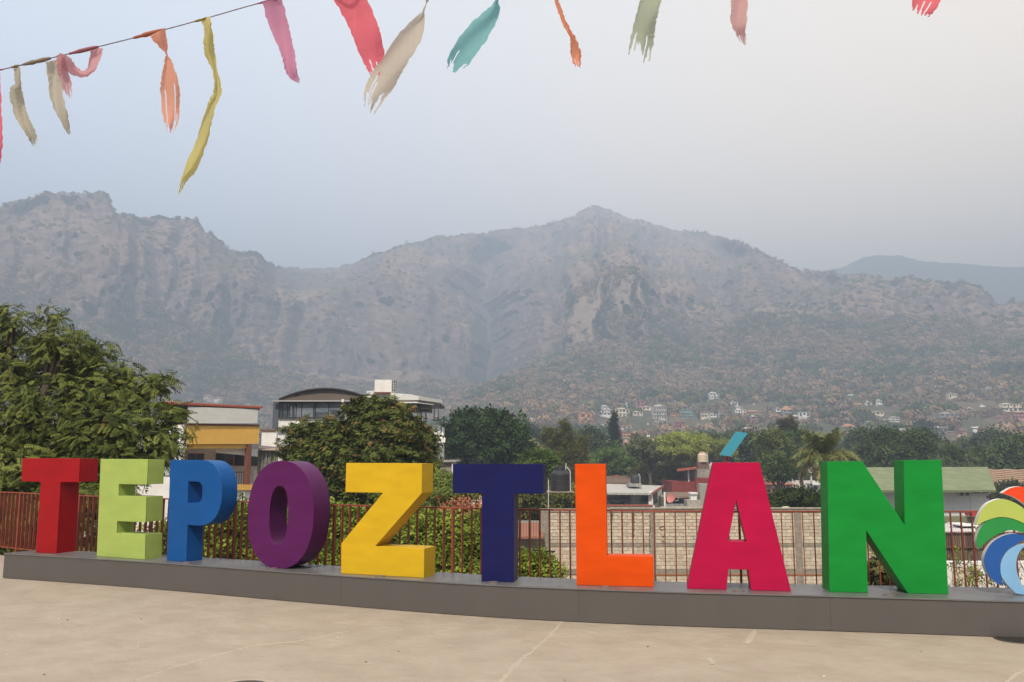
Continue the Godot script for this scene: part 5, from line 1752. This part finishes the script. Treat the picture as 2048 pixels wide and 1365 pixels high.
# crown: lobes [centre, radii]; a trunk with limbs reaching into them
func tree(called: String, label: String, category: String, foot: Vector3, lobes: Array, kind: String, size: float, count: int, ca: Color, cb: Color, trunk := 0.2, droop := 0.0, group := "", bark := Color(0.13, 0.10, 0.075), tip := Color(-1, 0, 0)) -> Node3D:
	if not sprays.has(kind):
		sprays[kind] = spray(kind)
	var t := thing(called, label, category, foot, 0.0, group)
	var mid := Vector3.ZERO
	var total := 0.0
	for l in lobes:
		mid += l[0]
		total += pow(l[1].x * l[1].y * l[1].z, 0.6667)
	mid /= lobes.size()
	if trunk > 0.0:
		var b := B.new()
		var fork := Vector3(lerpf(foot.x, mid.x, 0.5), lerpf(foot.y, mid.y, 0.55), lerpf(foot.z, mid.z, 0.5)) - foot
		b.tube([Vector3(0, -0.5, 0), fork * 0.5 + Vector3(trunk * 0.4, 0, 0), fork], [trunk * 1.25, trunk, trunk * 0.8], 8)
		part("trunk", b, paint(bark.r, bark.g, bark.b, 0.95, {"map": "grime", "scale": 1.2}), t)
		var lb := B.new()
		for l in lobes:
			var e: Vector3 = l[0] - foot
			var m: Vector3 = fork.lerp(e, 0.5) + Vector3(rng.randf_range(-1, 1), rng.randf_range(-0.3, 0.8), rng.randf_range(-1, 1)) * l[1].x * 0.25
			lb.tube([fork, m, e], [trunk * 0.6, trunk * 0.38, trunk * 0.14], 6, false)
			for i in 5:
				var d: Vector3 = Vector3(rng.randf_range(-1, 1), rng.randf_range(-0.6, 1), rng.randf_range(-1, 1)).normalized() * l[1] * 0.85
				lb.tube([m.lerp(e, rng.randf()), e + d * 0.5, e + d], [trunk * 0.16, trunk * 0.1, trunk * 0.04], 4, false)
		part("limbs", lb, paint(bark.r, bark.g, bark.b, 0.95, {"map": "grime", "scale": 1.2}), t)
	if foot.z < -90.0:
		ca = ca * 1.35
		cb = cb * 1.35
	var places := []
	var colours := PackedColorArray()
	for l in lobes:
		var n := int(count * pow(l[1].x * l[1].y * l[1].z, 0.6667) / total)
		var lobe_tone := rng.randf_range(-0.18, 0.18)
		var made := 0
		while made < n:
			# a twig on the lobe's shell, with a handful of sprays round its end
			var v := Vector3(rng.randfn(), rng.randfn(), rng.randfn()).normalized()
			var deep := pow(rng.randf(), 0.45)
			var tw: Vector3 = l[0] + v * l[1] * lerpf(0.25, 0.94 + 0.16 * rng.randf(), deep)
			var inside := false
			for o in lobes:
				if o != l and ((tw - o[0]) / o[1]).length() < 0.55:
					inside = true
					break
			var per := rng.randi_range(4, 10)
			made += per
			if inside and rng.randf() < 0.7:
				continue
			var tone := rng.randf_range(-0.22, 0.22)
			for k in per:
				var p := tw + Vector3(rng.randfn(), rng.randfn() * (0.25 if kind == "fine" else 0.7), rng.randfn()) * size * 0.5
				var y := (v + Vector3(0, 0.6, 0) + Vector3(rng.randfn(), rng.randfn(), rng.randfn()) * 0.5).normalized()
				if droop > 0.0:
					y = (Vector3.UP + v * (1.0 - droop) + Vector3(rng.randfn(), rng.randfn(), rng.randfn()) * 0.5).normalized()
				var z := (p - tw).normalized() + v * Vector3(0.6, 0.1, 0.6) + Vector3(rng.randfn(), rng.randfn(), rng.randfn()) * 0.5
				var x := y.cross(z).normalized()
				z = x.cross(y)
				var s := size * rng.randf_range(0.65, 1.3)
				places.append(Transform3D(Basis(x * s, y * s, z * s), p - foot))
				var c := ca.lerp(cb, clampf(rng.randf() + lobe_tone + tone, 0.0, 1.0))
				if tip.r >= 0.0 and rng.randf() < 0.15:
					c = tip.lerp(c, rng.randf() * 0.6)
				colours.append(c)
	many("crown", sprays[kind], paint(1, 1, 1, 0.6, {"vertex": true, "back": 0.6, "spec": 0.22}), places, colours, t)
	return t

func lobes_px(list: Array, d: float, flat := 0.8) -> Array:      # [x, y, half width, half height, nearer by] in pixels at the depth d
	var out := []
	for q in list:
		var dd: float = d - (q[4] if q.size() > 4 else rng.randf_range(-0.5, 0.5) * q[2] * d / FOCAL)
		var s := dd / FOCAL
		out.append([at(q[0], q[1], dd), Vector3(q[2] * s, q[3] * s, (q[2] + q[3]) * 0.5 * s * flat)])
	return out

func auto_lobes(x: float, y: float, rx: float, ry: float, n: int) -> Array:
	var out := []
	for i in n:
		var a := rng.randf() * TAU
		var r := sqrt(rng.randf()) * 0.68
		var s := rng.randf_range(0.32, 0.5)
		out.append([x + cos(a) * r * rx, y + sin(a) * r * ry * 0.9, rx * s * 1.1, ry * s])
	return out

func green() -> void:
	var foot := func(px: float, d: float) -> Vector3:
		var p := at(px, 907, d)
		p.y = ground_at(p.x, p.z)
		return p
	# the large tree at the left, close behind the railing
	tree("ash_tree", "large leafy tree filling the left edge behind the railing", "tree", Vector3(-10.6, -4.6, -17.0), lobes_px([[-150, 780, 129, 134], [-60, 690, 86, 67], [-20, 870, 112, 101, 0.5], [15, 650, 36, 40], [60, 730, 82, 67], [115, 690, 60, 42, 0.4], [105, 640, 26, 24], [150, 750, 64, 50, -0.6], [185, 705, 34, 34], [100, 830, 95, 80, 0.6], [205, 790, 64, 50, 0.3], [240, 750, 36, 34], [290, 785, 40, 36], [318, 765, 22, 28], [285, 850, 64, 46, 0.8], [345, 850, 34, 40, 0.4], [210, 880, 82, 50, 0.9], [325, 895, 34, 34, 0.8], [130, 930, 103, 67, 0.6], [20, 960, 95, 76, 1.2], [90, 1030, 86, 63, 1.3], [175, 1010, 60, 50, 1.2], [235, 1000, 39, 40, 0.8], [-20, 1050, 77, 67, 1.6], [290, 930, 35, 30, 1.0], [150, 1090, 69, 40, 1.2]], 17.0), "pinnate", 0.215, 12000, Color(0.046, 0.066, 0.013), Color(0.185, 0.205, 0.048), 0.26, 0.22)
	# mango before the terrace house
	tree("mango_tree", "broad olive green mango tree between purple O and yellow Z", "tree", foot.call(735, 30), lobes_px([[745, 825, 48, 28], [765, 835, 45, 34], [735, 850, 55, 40], [790, 855, 55, 38], [660, 875, 55, 34], [610, 885, 45, 40], [700, 905, 70, 50, 1.0], [770, 910, 75, 55, 1.2], [835, 890, 42, 42], [845, 940, 34, 42], [590, 920, 30, 30], [630, 930, 55, 45, 0.6], [670, 980, 70, 45, 0.8], [760, 980, 80, 50, 0.6], [830, 990, 45, 45, 0.3], [620, 1000, 45, 40], [710, 1030, 90, 40]], 30.0), "whorl", 0.36, 11500, Color(0.055, 0.074, 0.016), Color(0.17, 0.195, 0.045), 0.3, 0.4, "", Color(0.12, 0.1, 0.08), Color(0.24, 0.15, 0.06))
	# the dark tree right of the terrace house
	tree("ficus_tree", "dense dark green tree between the terrace house and the navy T", "tree", foot.call(960, 88), lobes_px([[955, 855, 50, 28], [905, 880, 32, 34], [1000, 865, 42, 30], [940, 895, 60, 36], [1010, 900, 45, 34], [885, 910, 24, 26], [965, 920, 70, 26], [1030, 925, 30, 24], [925, 850, 26, 18], [985, 842, 22, 14]], 88.0), "broad", 1.15, 3600, Color(0.020, 0.044, 0.013), Color(0.060, 0.098, 0.028), 0.5)
	tree("pale_tree", "pale dry leaved tree just right of the dense dark one", "tree", foot.call(1050, 95), lobes_px([[1050, 892, 24, 10], [1060, 905, 26, 10], [1042, 915, 24, 12], [1058, 928, 24, 12]], 95.0, 1.0), "fine", 1.1, 700, Color(0.17, 0.17, 0.09), Color(0.26, 0.25, 0.14), 0.2)
	tree("bright_green_tree", "bright green tree behind the top of the navy T", "tree", foot.call(1075, 70), lobes_px(auto_lobes(1072, 930, 40, 26, 8), 70.0), "broad", 0.8, 1200, Color(0.05, 0.09, 0.015), Color(0.12, 0.17, 0.03), 0.25)
	# three casuarinas
	var spires := [["left", 1098, 862, 945, 19], ["middle and tallest", 1131, 850, 950, 20], ["right", 1160, 880, 955, 19]]
	for q in spires:
		var l := []
		for i in 7:
			var t := i / 6.0
			l.append([q[1] + rng.randf_range(-4, 4), lerpf(q[2] + 8, q[3], t), lerpf(4, q[4] * 0.62, pow(t, 0.8)), 12])
		tree("casuarina_tree", q[0] + " of the three brown green feathery spires between navy T and orange L", "tree", foot.call(q[1], 98), lobes_px(l, 98.0), "needle", 0.8, 1500, Color(0.080, 0.086, 0.028), Color(0.150, 0.145, 0.055), 0.25, 0.0, "feathery casuarina trees")
	# araucaria: tiers of needles round a straight stem
	var ar := foot.call(1228, 172) as Vector3
	var al := []
	for i in 17:
		var t := i / 16.0
		al.append([1228 + rng.randf_range(-1.5, 1.5), lerpf(826, 905, t), lerpf(1.0, 15.5, pow(t, 0.9)), 1.8])
	tree("conifer_tree", "tall dark conical conifer with tiered branches rising over the hillside houses", "tree", ar, lobes_px(al, 172.0, 1.9), "needle", 0.75, 2600, Color(0.018, 0.034, 0.018), Color(0.042, 0.058, 0.030), 0.3, 0.0, "", Color(0.12, 0.1, 0.08), Color(0.10, 0.03, 0.022))
	# feathery flat topped tree
	tree("umbrella_tree", "flat layered yellow green tree above the cream water tank", "tree", foot.call(1375, 140), lobes_px([[1370, 876, 50, 6], [1335, 890, 38, 6], [1405, 886, 46, 6], [1375, 900, 55, 6], [1440, 905, 34, 5], [1330, 908, 28, 6], [1385, 914, 40, 6]], 140.0, 1.2), "fine", 1.6, 1500, Color(0.12, 0.145, 0.025), Color(0.21, 0.225, 0.05), 0.22, 0.0, "", Color(0.2, 0.16, 0.12))
	tree("green_tree", "mid green bushy tree directly below the tall conifer", "tree", foot.call(1235, 150), lobes_px(auto_lobes(1232, 928, 48, 32, 10), 150.0), "broad", 1.6, 1800, Color(0.045, 0.080, 0.016), Color(0.105, 0.150, 0.032), 0.25)
	tree("green_tree", "small mid green tree left of the house with the red gable", "tree", foot.call(1262, 185), lobes_px(auto_lobes(1262, 915, 22, 20, 6), 185.0), "broad", 1.8, 700, Color(0.04, 0.07, 0.02), Color(0.09, 0.12, 0.035), 0.2)
	tree("olive_tree", "dry olive tree with straw coloured leaves above the small black tank", "tree", foot.call(1262, 152), lobes_px(auto_lobes(1250, 948, 36, 20, 8), 152.0), "fine", 1.9, 1100, Color(0.13, 0.115, 0.045), Color(0.22, 0.19, 0.085), 0.15)
	tree("olive_tree", "rounded ochre green tree between the small black tank and the red wall", "tree", foot.call(1325, 145), lobes_px([[1305, 960, 32, 24], [1335, 952, 38, 20], [1365, 958, 34, 22], [1300, 980, 30, 20], [1340, 978, 36, 22]], 145.0), "broad", 1.5, 2000, Color(0.105, 0.095, 0.020), Color(0.19, 0.155, 0.032), 0.2)
	tree("green_tree", "loose green tree behind the slanted roof of the red house", "tree", foot.call(1365, 165), lobes_px(auto_lobes(1360, 938, 44, 24, 8), 165.0), "broad", 1.7, 1200, Color(0.06, 0.085, 0.025), Color(0.13, 0.15, 0.05), 0.2)
	tree("dark_round_tree", "dark grey green round tree behind the turquoise accent", "tree", foot.call(1500, 150), lobes_px(auto_lobes(1500, 905, 34, 34, 9), 150.0), "broad", 1.7, 1300, Color(0.038, 0.060, 0.022), Color(0.085, 0.108, 0.040), 0.4)
	tree("dark_round_tree", "dark green tree left of the turquoise accent, above the white tank", "tree", foot.call(1430, 170), lobes_px(auto_lobes(1432, 893, 40, 24, 9), 170.0), "broad", 1.8, 1200, Color(0.030, 0.050, 0.022), Color(0.06, 0.085, 0.034), 0.4)
	tree("pine_tree", "brown green pine standing above the trees right of the accent", "tree", foot.call(1580, 140), lobes_px([[1578, 852, 10, 12], [1585, 866, 13, 11], [1573, 874, 11, 11], [1582, 886, 14, 12], [1576, 900, 13, 12]], 140.0), "needle", 1.2, 1000, Color(0.045, 0.045, 0.024), Color(0.085, 0.075, 0.04), 0.35)
	tree("green_tree", "tall green tree between the brown pine and the palm", "tree", foot.call(1600, 125), lobes_px(auto_lobes(1595, 900, 44, 34, 11), 125.0), "broad", 1.3, 1900, Color(0.035, 0.062, 0.022), Color(0.08, 0.115, 0.038), 0.35)
	tree("green_tree", "yellow green tree at the left foot of the brown pine", "tree", foot.call(1545, 120), lobes_px(auto_lobes(1545, 890, 22, 26, 8), 120.0), "broad", 1.2, 1000, Color(0.06, 0.08, 0.02), Color(0.12, 0.14, 0.04), 0.3)
	tree("green_tree", "low green tree between the pink A's top and the palm's fronds", "tree", foot.call(1555, 100), lobes_px(auto_lobes(1560, 935, 44, 22, 9), 100.0), "broad", 1.0, 1400, Color(0.04, 0.065, 0.02), Color(0.10, 0.125, 0.04), 0.25)
	tree("hedge_tree", "dark clipped bush along the block wall under the palm", "bush", foot.call(1595, 56), lobes_px([[1560, 1008, 26, 14], [1590, 1000, 30, 16], [1625, 1004, 30, 16], [1540, 1015, 20, 12], [1655, 1008, 24, 16]], 56.0), "broad", 0.6, 1800, Color(0.025, 0.045, 0.012), Color(0.075, 0.095, 0.024), 0.12)
	tree("dark_round_tree", "dark rounded tree left of the two behind the green N", "tree", foot.call(1775, 135), lobes_px([[1765, 890, 30, 22], [1785, 882, 26, 18], [1750, 915, 34, 22], [1790, 910, 34, 26], [1770, 935, 40, 24]], 135.0), "broad", 1.5, 1900, Color(0.024, 0.046, 0.014), Color(0.070, 0.100, 0.030), 0.4, 0.0, "dark trees behind the green N")
	tree("dark_round_tree", "dark rounded tree right of the two behind the green N, the taller", "tree", foot.call(1832, 135), lobes_px([[1825, 880, 30, 18], [1845, 892, 28, 22], [1812, 898, 26, 22], [1840, 915, 38, 26], [1870, 915, 26, 24], [1830, 935, 44, 20]], 135.0), "broad", 1.5, 2100, Color(0.024, 0.046, 0.014), Color(0.070, 0.100, 0.030), 0.4, 0.0, "dark trees behind the green N")
	tree("green_tree", "feathery mid green tree right of the dark trees behind the green N", "tree", foot.call(1905, 130), lobes_px([[1905, 900, 14, 14], [1910, 915, 24, 18], [1890, 930, 28, 18], [1930, 930, 28, 18]], 130.0), "fine", 1.4, 1400, Color(0.045, 0.065, 0.025), Color(0.10, 0.125, 0.05), 0.3)
	tree("fig_tree", "glossy green tree at the right edge above the wavy tile roof", "tree", foot.call(2030, 140), lobes_px([[2040, 890, 18, 14], [2020, 915, 40, 24], [1975, 925, 34, 20], [2060, 915, 36, 28], [1995, 938, 40, 18], [1955, 936, 26, 14]], 140.0), "broad", 1.6, 2500, Color(0.028, 0.052, 0.014), Color(0.085, 0.115, 0.034), 0.3)
	tree("bush", "shadowy bush under the wavy tile roof beside the orange crescent", "bush", foot.call(2020, 108), lobes_px(auto_lobes(2020, 990, 40, 18, 7), 108.0), "broad", 1.1, 900, Color(0.03, 0.04, 0.015), Color(0.08, 0.085, 0.03), 0.1)
	tree("dark_round_tree", "bluish dark tree mass between the palm and the dark trees", "tree", foot.call(1735, 170), lobes_px(auto_lobes(1725, 895, 42, 28, 9), 170.0), "broad", 1.9, 1300, Color(0.035, 0.055, 0.022), Color(0.07, 0.095, 0.04), 0.4)
	tree("dark_round_tree", "grey green grove tree below the tiny white cabin", "tree", foot.call(1985, 180), lobes_px(auto_lobes(1985, 895, 52, 26, 9), 180.0), "broad", 2.0, 1500, Color(0.03, 0.048, 0.026), Color(0.06, 0.08, 0.04), 0.4)
	tree("dark_round_tree", "hazy round tree left of the tall conifer's foot", "tree", foot.call(1185, 170), lobes_px(auto_lobes(1180, 895, 34, 26, 8), 170.0), "broad", 1.8, 1000, Color(0.04, 0.06, 0.028), Color(0.08, 0.10, 0.045), 0.4)
	tree("green_tree", "soft green tree right of the white church's foot", "tree", foot.call(1300, 140), lobes_px(auto_lobes(1300, 903, 40, 18, 8), 140.0), "broad", 1.4, 900, Color(0.06, 0.075, 0.03), Color(0.12, 0.13, 0.055), 0.3)
	tree("dark_round_tree", "bluish green tree behind the dense dark one right of the terrace house", "tree", foot.call(1040, 180), lobes_px(auto_lobes(1040, 870, 40, 26, 8), 180.0), "broad", 2.0, 1100, Color(0.030, 0.050, 0.024), Color(0.06, 0.085, 0.038), 0.4)
	tree("cypress_tree", "slim dark cypress on the right slope beside the orange house", "tree", on_land(1849, 884), lobes_px([[1849, 855, 3.5, 8], [1849, 866, 6, 9], [1849, 877, 7, 9]], -on_land(1849, 884).z), "broad", 3.6, 420, Color(0.02, 0.035, 0.018), Color(0.035, 0.05, 0.026), 0.5)
	tree("light_shrub_tree", "fine leaved light green young tree between yellow Z and navy T", "tree", Vector3(-2.6, -4.6, -26.0), lobes_px([[885, 965, 22, 24], [900, 985, 30, 22], [930, 985, 26, 18], [890, 1010, 34, 24], [950, 978, 22, 12]], 25.0), "fine", 0.34, 1500, Color(0.11, 0.15, 0.030), Color(0.21, 0.25, 0.06), 0.06)
	tree("bougainvillea", "shrub with salmon pink bracts behind the railing left of the navy T's stem", "shrub", Vector3(-1.6, -4.6, -20.0), lobes_px([[920, 1030, 26, 16], [940, 1045, 24, 20], [905, 1055, 24, 24], [935, 1075, 26, 22]], 20.0), "broad", 0.26, 1200, Color(0.36, 0.13, 0.07), Color(0.46, 0.20, 0.12), 0.05, 0.0, "", Color(0.2, 0.15, 0.1), Color(0.15, 0.17, 0.05))
	# climbers covering the bank below the plaza
	var vine_a := Color(0.10, 0.15, 0.016)
	var vine_b := Color(0.27, 0.33, 0.05)
	tree("climbing_shrub", "bright green climber on the bank behind the blue P and purple O", "shrub", Vector3(-5.2, -4.4, -15.0), lobes_px([[440, 1075, 50, 50], [480, 1045, 40, 36], [520, 1100, 60, 50], [430, 1120, 60, 50], [570, 1070, 50, 45], [600, 1120, 60, 45], [380, 1090, 40, 50], [330, 1095, 40, 50]], 14.6), "broad", 0.20, 5200, vine_a, vine_b, 0.05)
	tree("climbing_shrub", "bright green climber on the bank behind the yellow Z", "shrub", Vector3(-2.9, -4.4, -14.5), lobes_px([[650, 1060, 50, 40], [690, 1090, 50, 50], [760, 1080, 50, 45], [640, 1120, 50, 50], [720, 1130, 70, 45], [800, 1110, 60, 50], [830, 1075, 40, 40], [670, 1040, 40, 26]], 14.2), "broad", 0.20, 5200, vine_a, vine_b, 0.05)
	tree("climbing_shrub", "bright green climber on the bank between yellow Z and navy T", "shrub", Vector3(-1.4, -4.4, -14.0), lobes_px([[880, 1090, 50, 45], [920, 1120, 50, 50], [950, 1075, 30, 40], [890, 1145, 60, 40], [960, 1130, 50, 50], [870, 1055, 36, 26]], 13.6), "broad", 0.19, 3800, vine_a, vine_b, 0.05)
	tree("climbing_shrub", "sparse green climber right of the navy T's foot", "shrub", Vector3(0.4, -4.4, -13.6), lobes_px([[1050, 1135, 30, 24], [1075, 1120, 26, 20], [1090, 1150, 30, 20], [1045, 1160, 40, 20]], 13.2), "broad", 0.17, 700, vine_a, vine_b, 0.04)
	tree("hedge_tree", "yellow green bush under the large black water tank", "bush", foot.call(1120, 60), lobes_px([[1065, 1000, 30, 22], [1100, 1003, 34, 20], [1135, 1000, 34, 22], [1060, 1030, 30, 24]], 60.0), "broad", 0.65, 1700, Color(0.085, 0.095, 0.020), Color(0.21, 0.20, 0.05), 0.1)
	tree("bush", "tuft of narrow leaved shrub framed between the legs of the green N", "shrub", Vector3(6.0, -3.0, -13.2), lobes_px([[1745, 1160, 26, 18], [1775, 1155, 30, 26], [1800, 1165, 26, 18], [1768, 1178, 50, 18]], 13.0), "whorl", 0.24, 1300, Color(0.06, 0.065, 0.022), Color(0.17, 0.155, 0.055), 0.04)
	bare_shrub()
	palm()
	slopes()

func bare_shrub() -> void:
	var base := Vector3(7.6, -1.9, -13.4)
	var t := thing("bare_shrub", "leafless twisting shrub with a few green tips right of the green N", "shrub", base)
	var b := B.new()
	var tips := []
	var work := []
	for i in 7:
		work.append([Vector3(rng.randf_range(-0.3, 0.3), 0, rng.randf_range(-0.3, 0.3)), Vector3(rng.randf_range(-1.0, 1.0), 1.0, rng.randf_range(-0.6, 0.6)).normalized(), 0.028, 0])
	while work.size():
		var w: Array = work.pop_back()
		var p: Vector3 = w[0]
		var d: Vector3 = w[1]
		var path := [p]
		var rad := [w[2]]
		var n := 5
		for i in n:
			d = (d + Vector3(rng.randf_range(-0.55, 0.55), rng.randf_range(-0.35, 0.42), rng.randf_range(-0.4, 0.4))).normalized()
			p += d * (0.19 if w[3] < 2 else 0.12)
			path.append(p)
			rad.append(w[2] * (1.0 - 0.5 * (i + 1) / n))
		b.tube(path, rad, 5, false)
		if w[3] < 3:
			for i in 3:
				var side := (d + Vector3(rng.randf_range(-1, 1), rng.randf_range(-0.5, 0.9), rng.randf_range(-0.8, 0.8))).normalized()
				work.append([path[rng.randi_range(2, n)], side, w[2] * 0.55, w[3] + 1])
		if w[3] > 1:
			tips.append(p)
	part("branches", b, paint(0.16, 0.10, 0.085, 0.9), t)
	var places := []
	var cols := PackedColorArray()
	for p in tips:
		if rng.randf() < 0.6 and p.y > 0.4:
			for k in 2:
				var s := rng.randf_range(0.08, 0.16)
				places.append(Transform3D(Basis.from_euler(Vector3(rng.randf() * 6, rng.randf() * 6, rng.randf() * 6)).scaled(Vector3.ONE * s), p + Vector3(rng.randfn(), rng.randfn(), rng.randfn()) * 0.05))
				cols.append(Color(0.12, 0.18, 0.02).lerp(Color(0.24, 0.27, 0.05), rng.randf()))
	many("leaves", sprays["broad"], paint(1, 1, 1, 0.6, {"vertex": true, "back": 0.6, "spec": 0.22}), places, cols, t)

func palm() -> void:
	var d := 66.0
	var head := at(1650, 918, d)
	var base := Vector3(head.x - 0.5, ground_at(head.x, head.z), head.z)
	var t := thing("palm_tree", "feathery palm with arching and hanging fronds beside the green N", "palm tree", base)
	var crown := head - base
	var tb := B.new()
	var path := []
	var rad := []
	for i in 30:
		var k := i / 29.0
		path.append(Vector3(crown.x * k * k, crown.y * k, 0))
		rad.append(0.17 - 0.04 * k + 0.012 * (i % 2))
	tb.tube(path, rad, 10)
	part("trunk", tb, paint(0.24, 0.16, 0.115, 0.95, {"map": "grime", "scale": 1.0}), t)
	var m := paint(1, 1, 1, 0.55, {"vertex": true, "back": 0.5, "spec": 0.4})
	var fronds := []
	for i in 11:                                    # the upright brush of young fronds
		fronds.append([TAU * i / 11.0 + rng.randf_range(-0.2, 0.2), rng.randf_range(0.95, 1.35), rng.randf_range(2.5, 3.1), 0.55, 0])
	for i in 16:                                    # the arching ones
		fronds.append([TAU * i / 16.0 + rng.randf_range(-0.2, 0.2), rng.randf_range(0.35, 0.7), rng.randf_range(2.9, 3.5), 1.25, 0])
	for i in 8:                                     # the old ones hanging down
		fronds.append([PI + TAU * i / 8.0 + rng.randf_range(-0.25, 0.25), rng.randf_range(-0.1, 0.2), rng.randf_range(3.0, 3.8), 1.75, 1])
	for f in fronds:
		var b := B.new()
		var p := crown + Vector3(0, 0.1, 0)
		var el: float = f[1]
		var out := Vector3(cos(f[0]), 0, sin(f[0]))
		var n := 40
		var step: float = f[2] / n
		var rp := [p]
		var rr := [0.035]
		for i in n:
			var s := float(i) / n
			el -= f[3] / n * (0.6 + 1.4 * s)
			var dir := out * cos(el) + Vector3.UP * sin(el)
			p += dir * step
			if i % 4 == 3:
				rp.append(p); rr.append(0.03 * (1.0 - s) + 0.006)
			if i < 4: continue
			var side := dir.cross(Vector3.UP).normalized()
			if side.length() < 0.1: side = Vector3(-out.z, 0, out.x)
			var l := 0.85 * sin(PI * clampf(s * 0.9 + 0.14, 0, 1)) + 0.1
			b.col = Color(0.075, 0.100, 0.022).lerp(Color(0.19, 0.20, 0.05), rng.randf())
			if f[4] == 1 or rng.randf() < 0.12:
				b.col = Color(0.20, 0.17, 0.06).lerp(Color(0.32, 0.26, 0.11), rng.randf())
			for q in [-1.0, 1.0]:
				var ld: Vector3 = (side * q * 0.75 + dir * 0.55 + Vector3(0, rng.randf_range(-0.65, 0.25), 0)).normalized()
				var tip := p + ld * l * 0.55
				var end := tip + (ld + Vector3(0, -1.1, 0)).normalized() * l * 0.5
				var w := dir * 0.036
				b.quad(p - w, p + w, tip + w, tip - w)
				b.tri(tip - w, tip + w, end)
		b.col = Color(0.14, 0.13, 0.05)
		b.tube(rp, rr, 5, false)
		part("frond", b, m, t)

# scrub and woods of the slopes: too many to count
func slopes() -> void:
	if not sprays.has("clump"):
		sprays["clump"] = spray("clump")
	var patch := noise(41, 0.008, 3)
	var patch2 := noise(43, 0.03, 2)
	var keep := []
	for c in get_children():
		if c.has_meta("category") and c.get_meta("category") in ["house", "church"] and c.position.z < -90:
			keep.append(c.position)
	var sets := {"hillside_woods": [[], PackedColorArray()], "cliff_scrub": [[], PackedColorArray()]}
	var dry := [Color(0.24, 0.165, 0.11), Color(0.19, 0.14, 0.10), Color(0.27, 0.18, 0.105), Color(0.165, 0.13, 0.09)]
	var live := [Color(0.050, 0.068, 0.028), Color(0.075, 0.092, 0.032), Color(0.040, 0.060, 0.030), Color(0.11, 0.12, 0.04)]
	for i in 21000:
		var az := rng.randf_range(-0.78, 0.78)
		var dist := sqrt(lerpf(170.0 * 170.0, 1060.0 * 1060.0, pow(rng.randf(), 0.8)))
		var p := Vector3(sin(az) * dist, height(az, dist), -cos(az) * dist)
		var skip := false
		for k in keep:
			var away := Vector2(p.x - k.x, p.z - k.z)
			var along := Vector2(k.x, k.z).normalized()
			var f := away.dot(-along)
			var s := absf(away.cross(along))
			if f > -8.0 and f < 45.0 and s < 7.0 and p.y + 5.0 > k.y - 2.0 + f * 0.02:
				skip = true
				break
		if skip: continue
		var s := rng.randf_range(4.5, 9.5) * (0.75 if dist < 400 else 1.0)
		var v := patch.get_noise_2d(p.x, p.z) + 0.6 * patch2.get_noise_2d(p.x, p.z) + (0.15 if dist < 420 else -0.16)
		var c: Color = live[rng.randi() % 4] if v + rng.randf_range(-0.3, 0.3) > 0.02 else dry[rng.randi() % 4]
		c = c * rng.randf_range(0.8, 1.35) * (1.25 if dist < 450 else 1.05)
		sets["hillside_woods"][0].append(Transform3D(Basis(Vector3.UP, rng.randf() * TAU).scaled(Vector3(s, s * rng.randf_range(0.7, 1.1), s)), p - Vector3(0, s * 0.08, 0)))
		sets["hillside_woods"][1].append(c)
	for i in land_spots.size():
		var p: Vector3 = land_spots[i]
		var s := rng.randf_range(2.5, 6.5)
		var c: Color = live[rng.randi() % 3] if patch.get_noise_2d(p.x, p.y * 3.0) + rng.randf_range(-0.3, 0.3) > 0.0 else dry[rng.randi() % 4]
		sets["cliff_scrub"][0].append(Transform3D(Basis(Vector3.UP, rng.randf() * TAU).scaled(Vector3(s, s * rng.randf_range(0.7, 1.15), s)), p - Vector3(0, s * 0.12, 0)))
		sets["cliff_scrub"][1].append(c * 0.85)
	for k in sets:
		many(k, sprays["clump"], paint(1, 1, 1, 0.85, {"vertex": true, "spec": 0.1}), sets[k][0], sets[k][1], self)
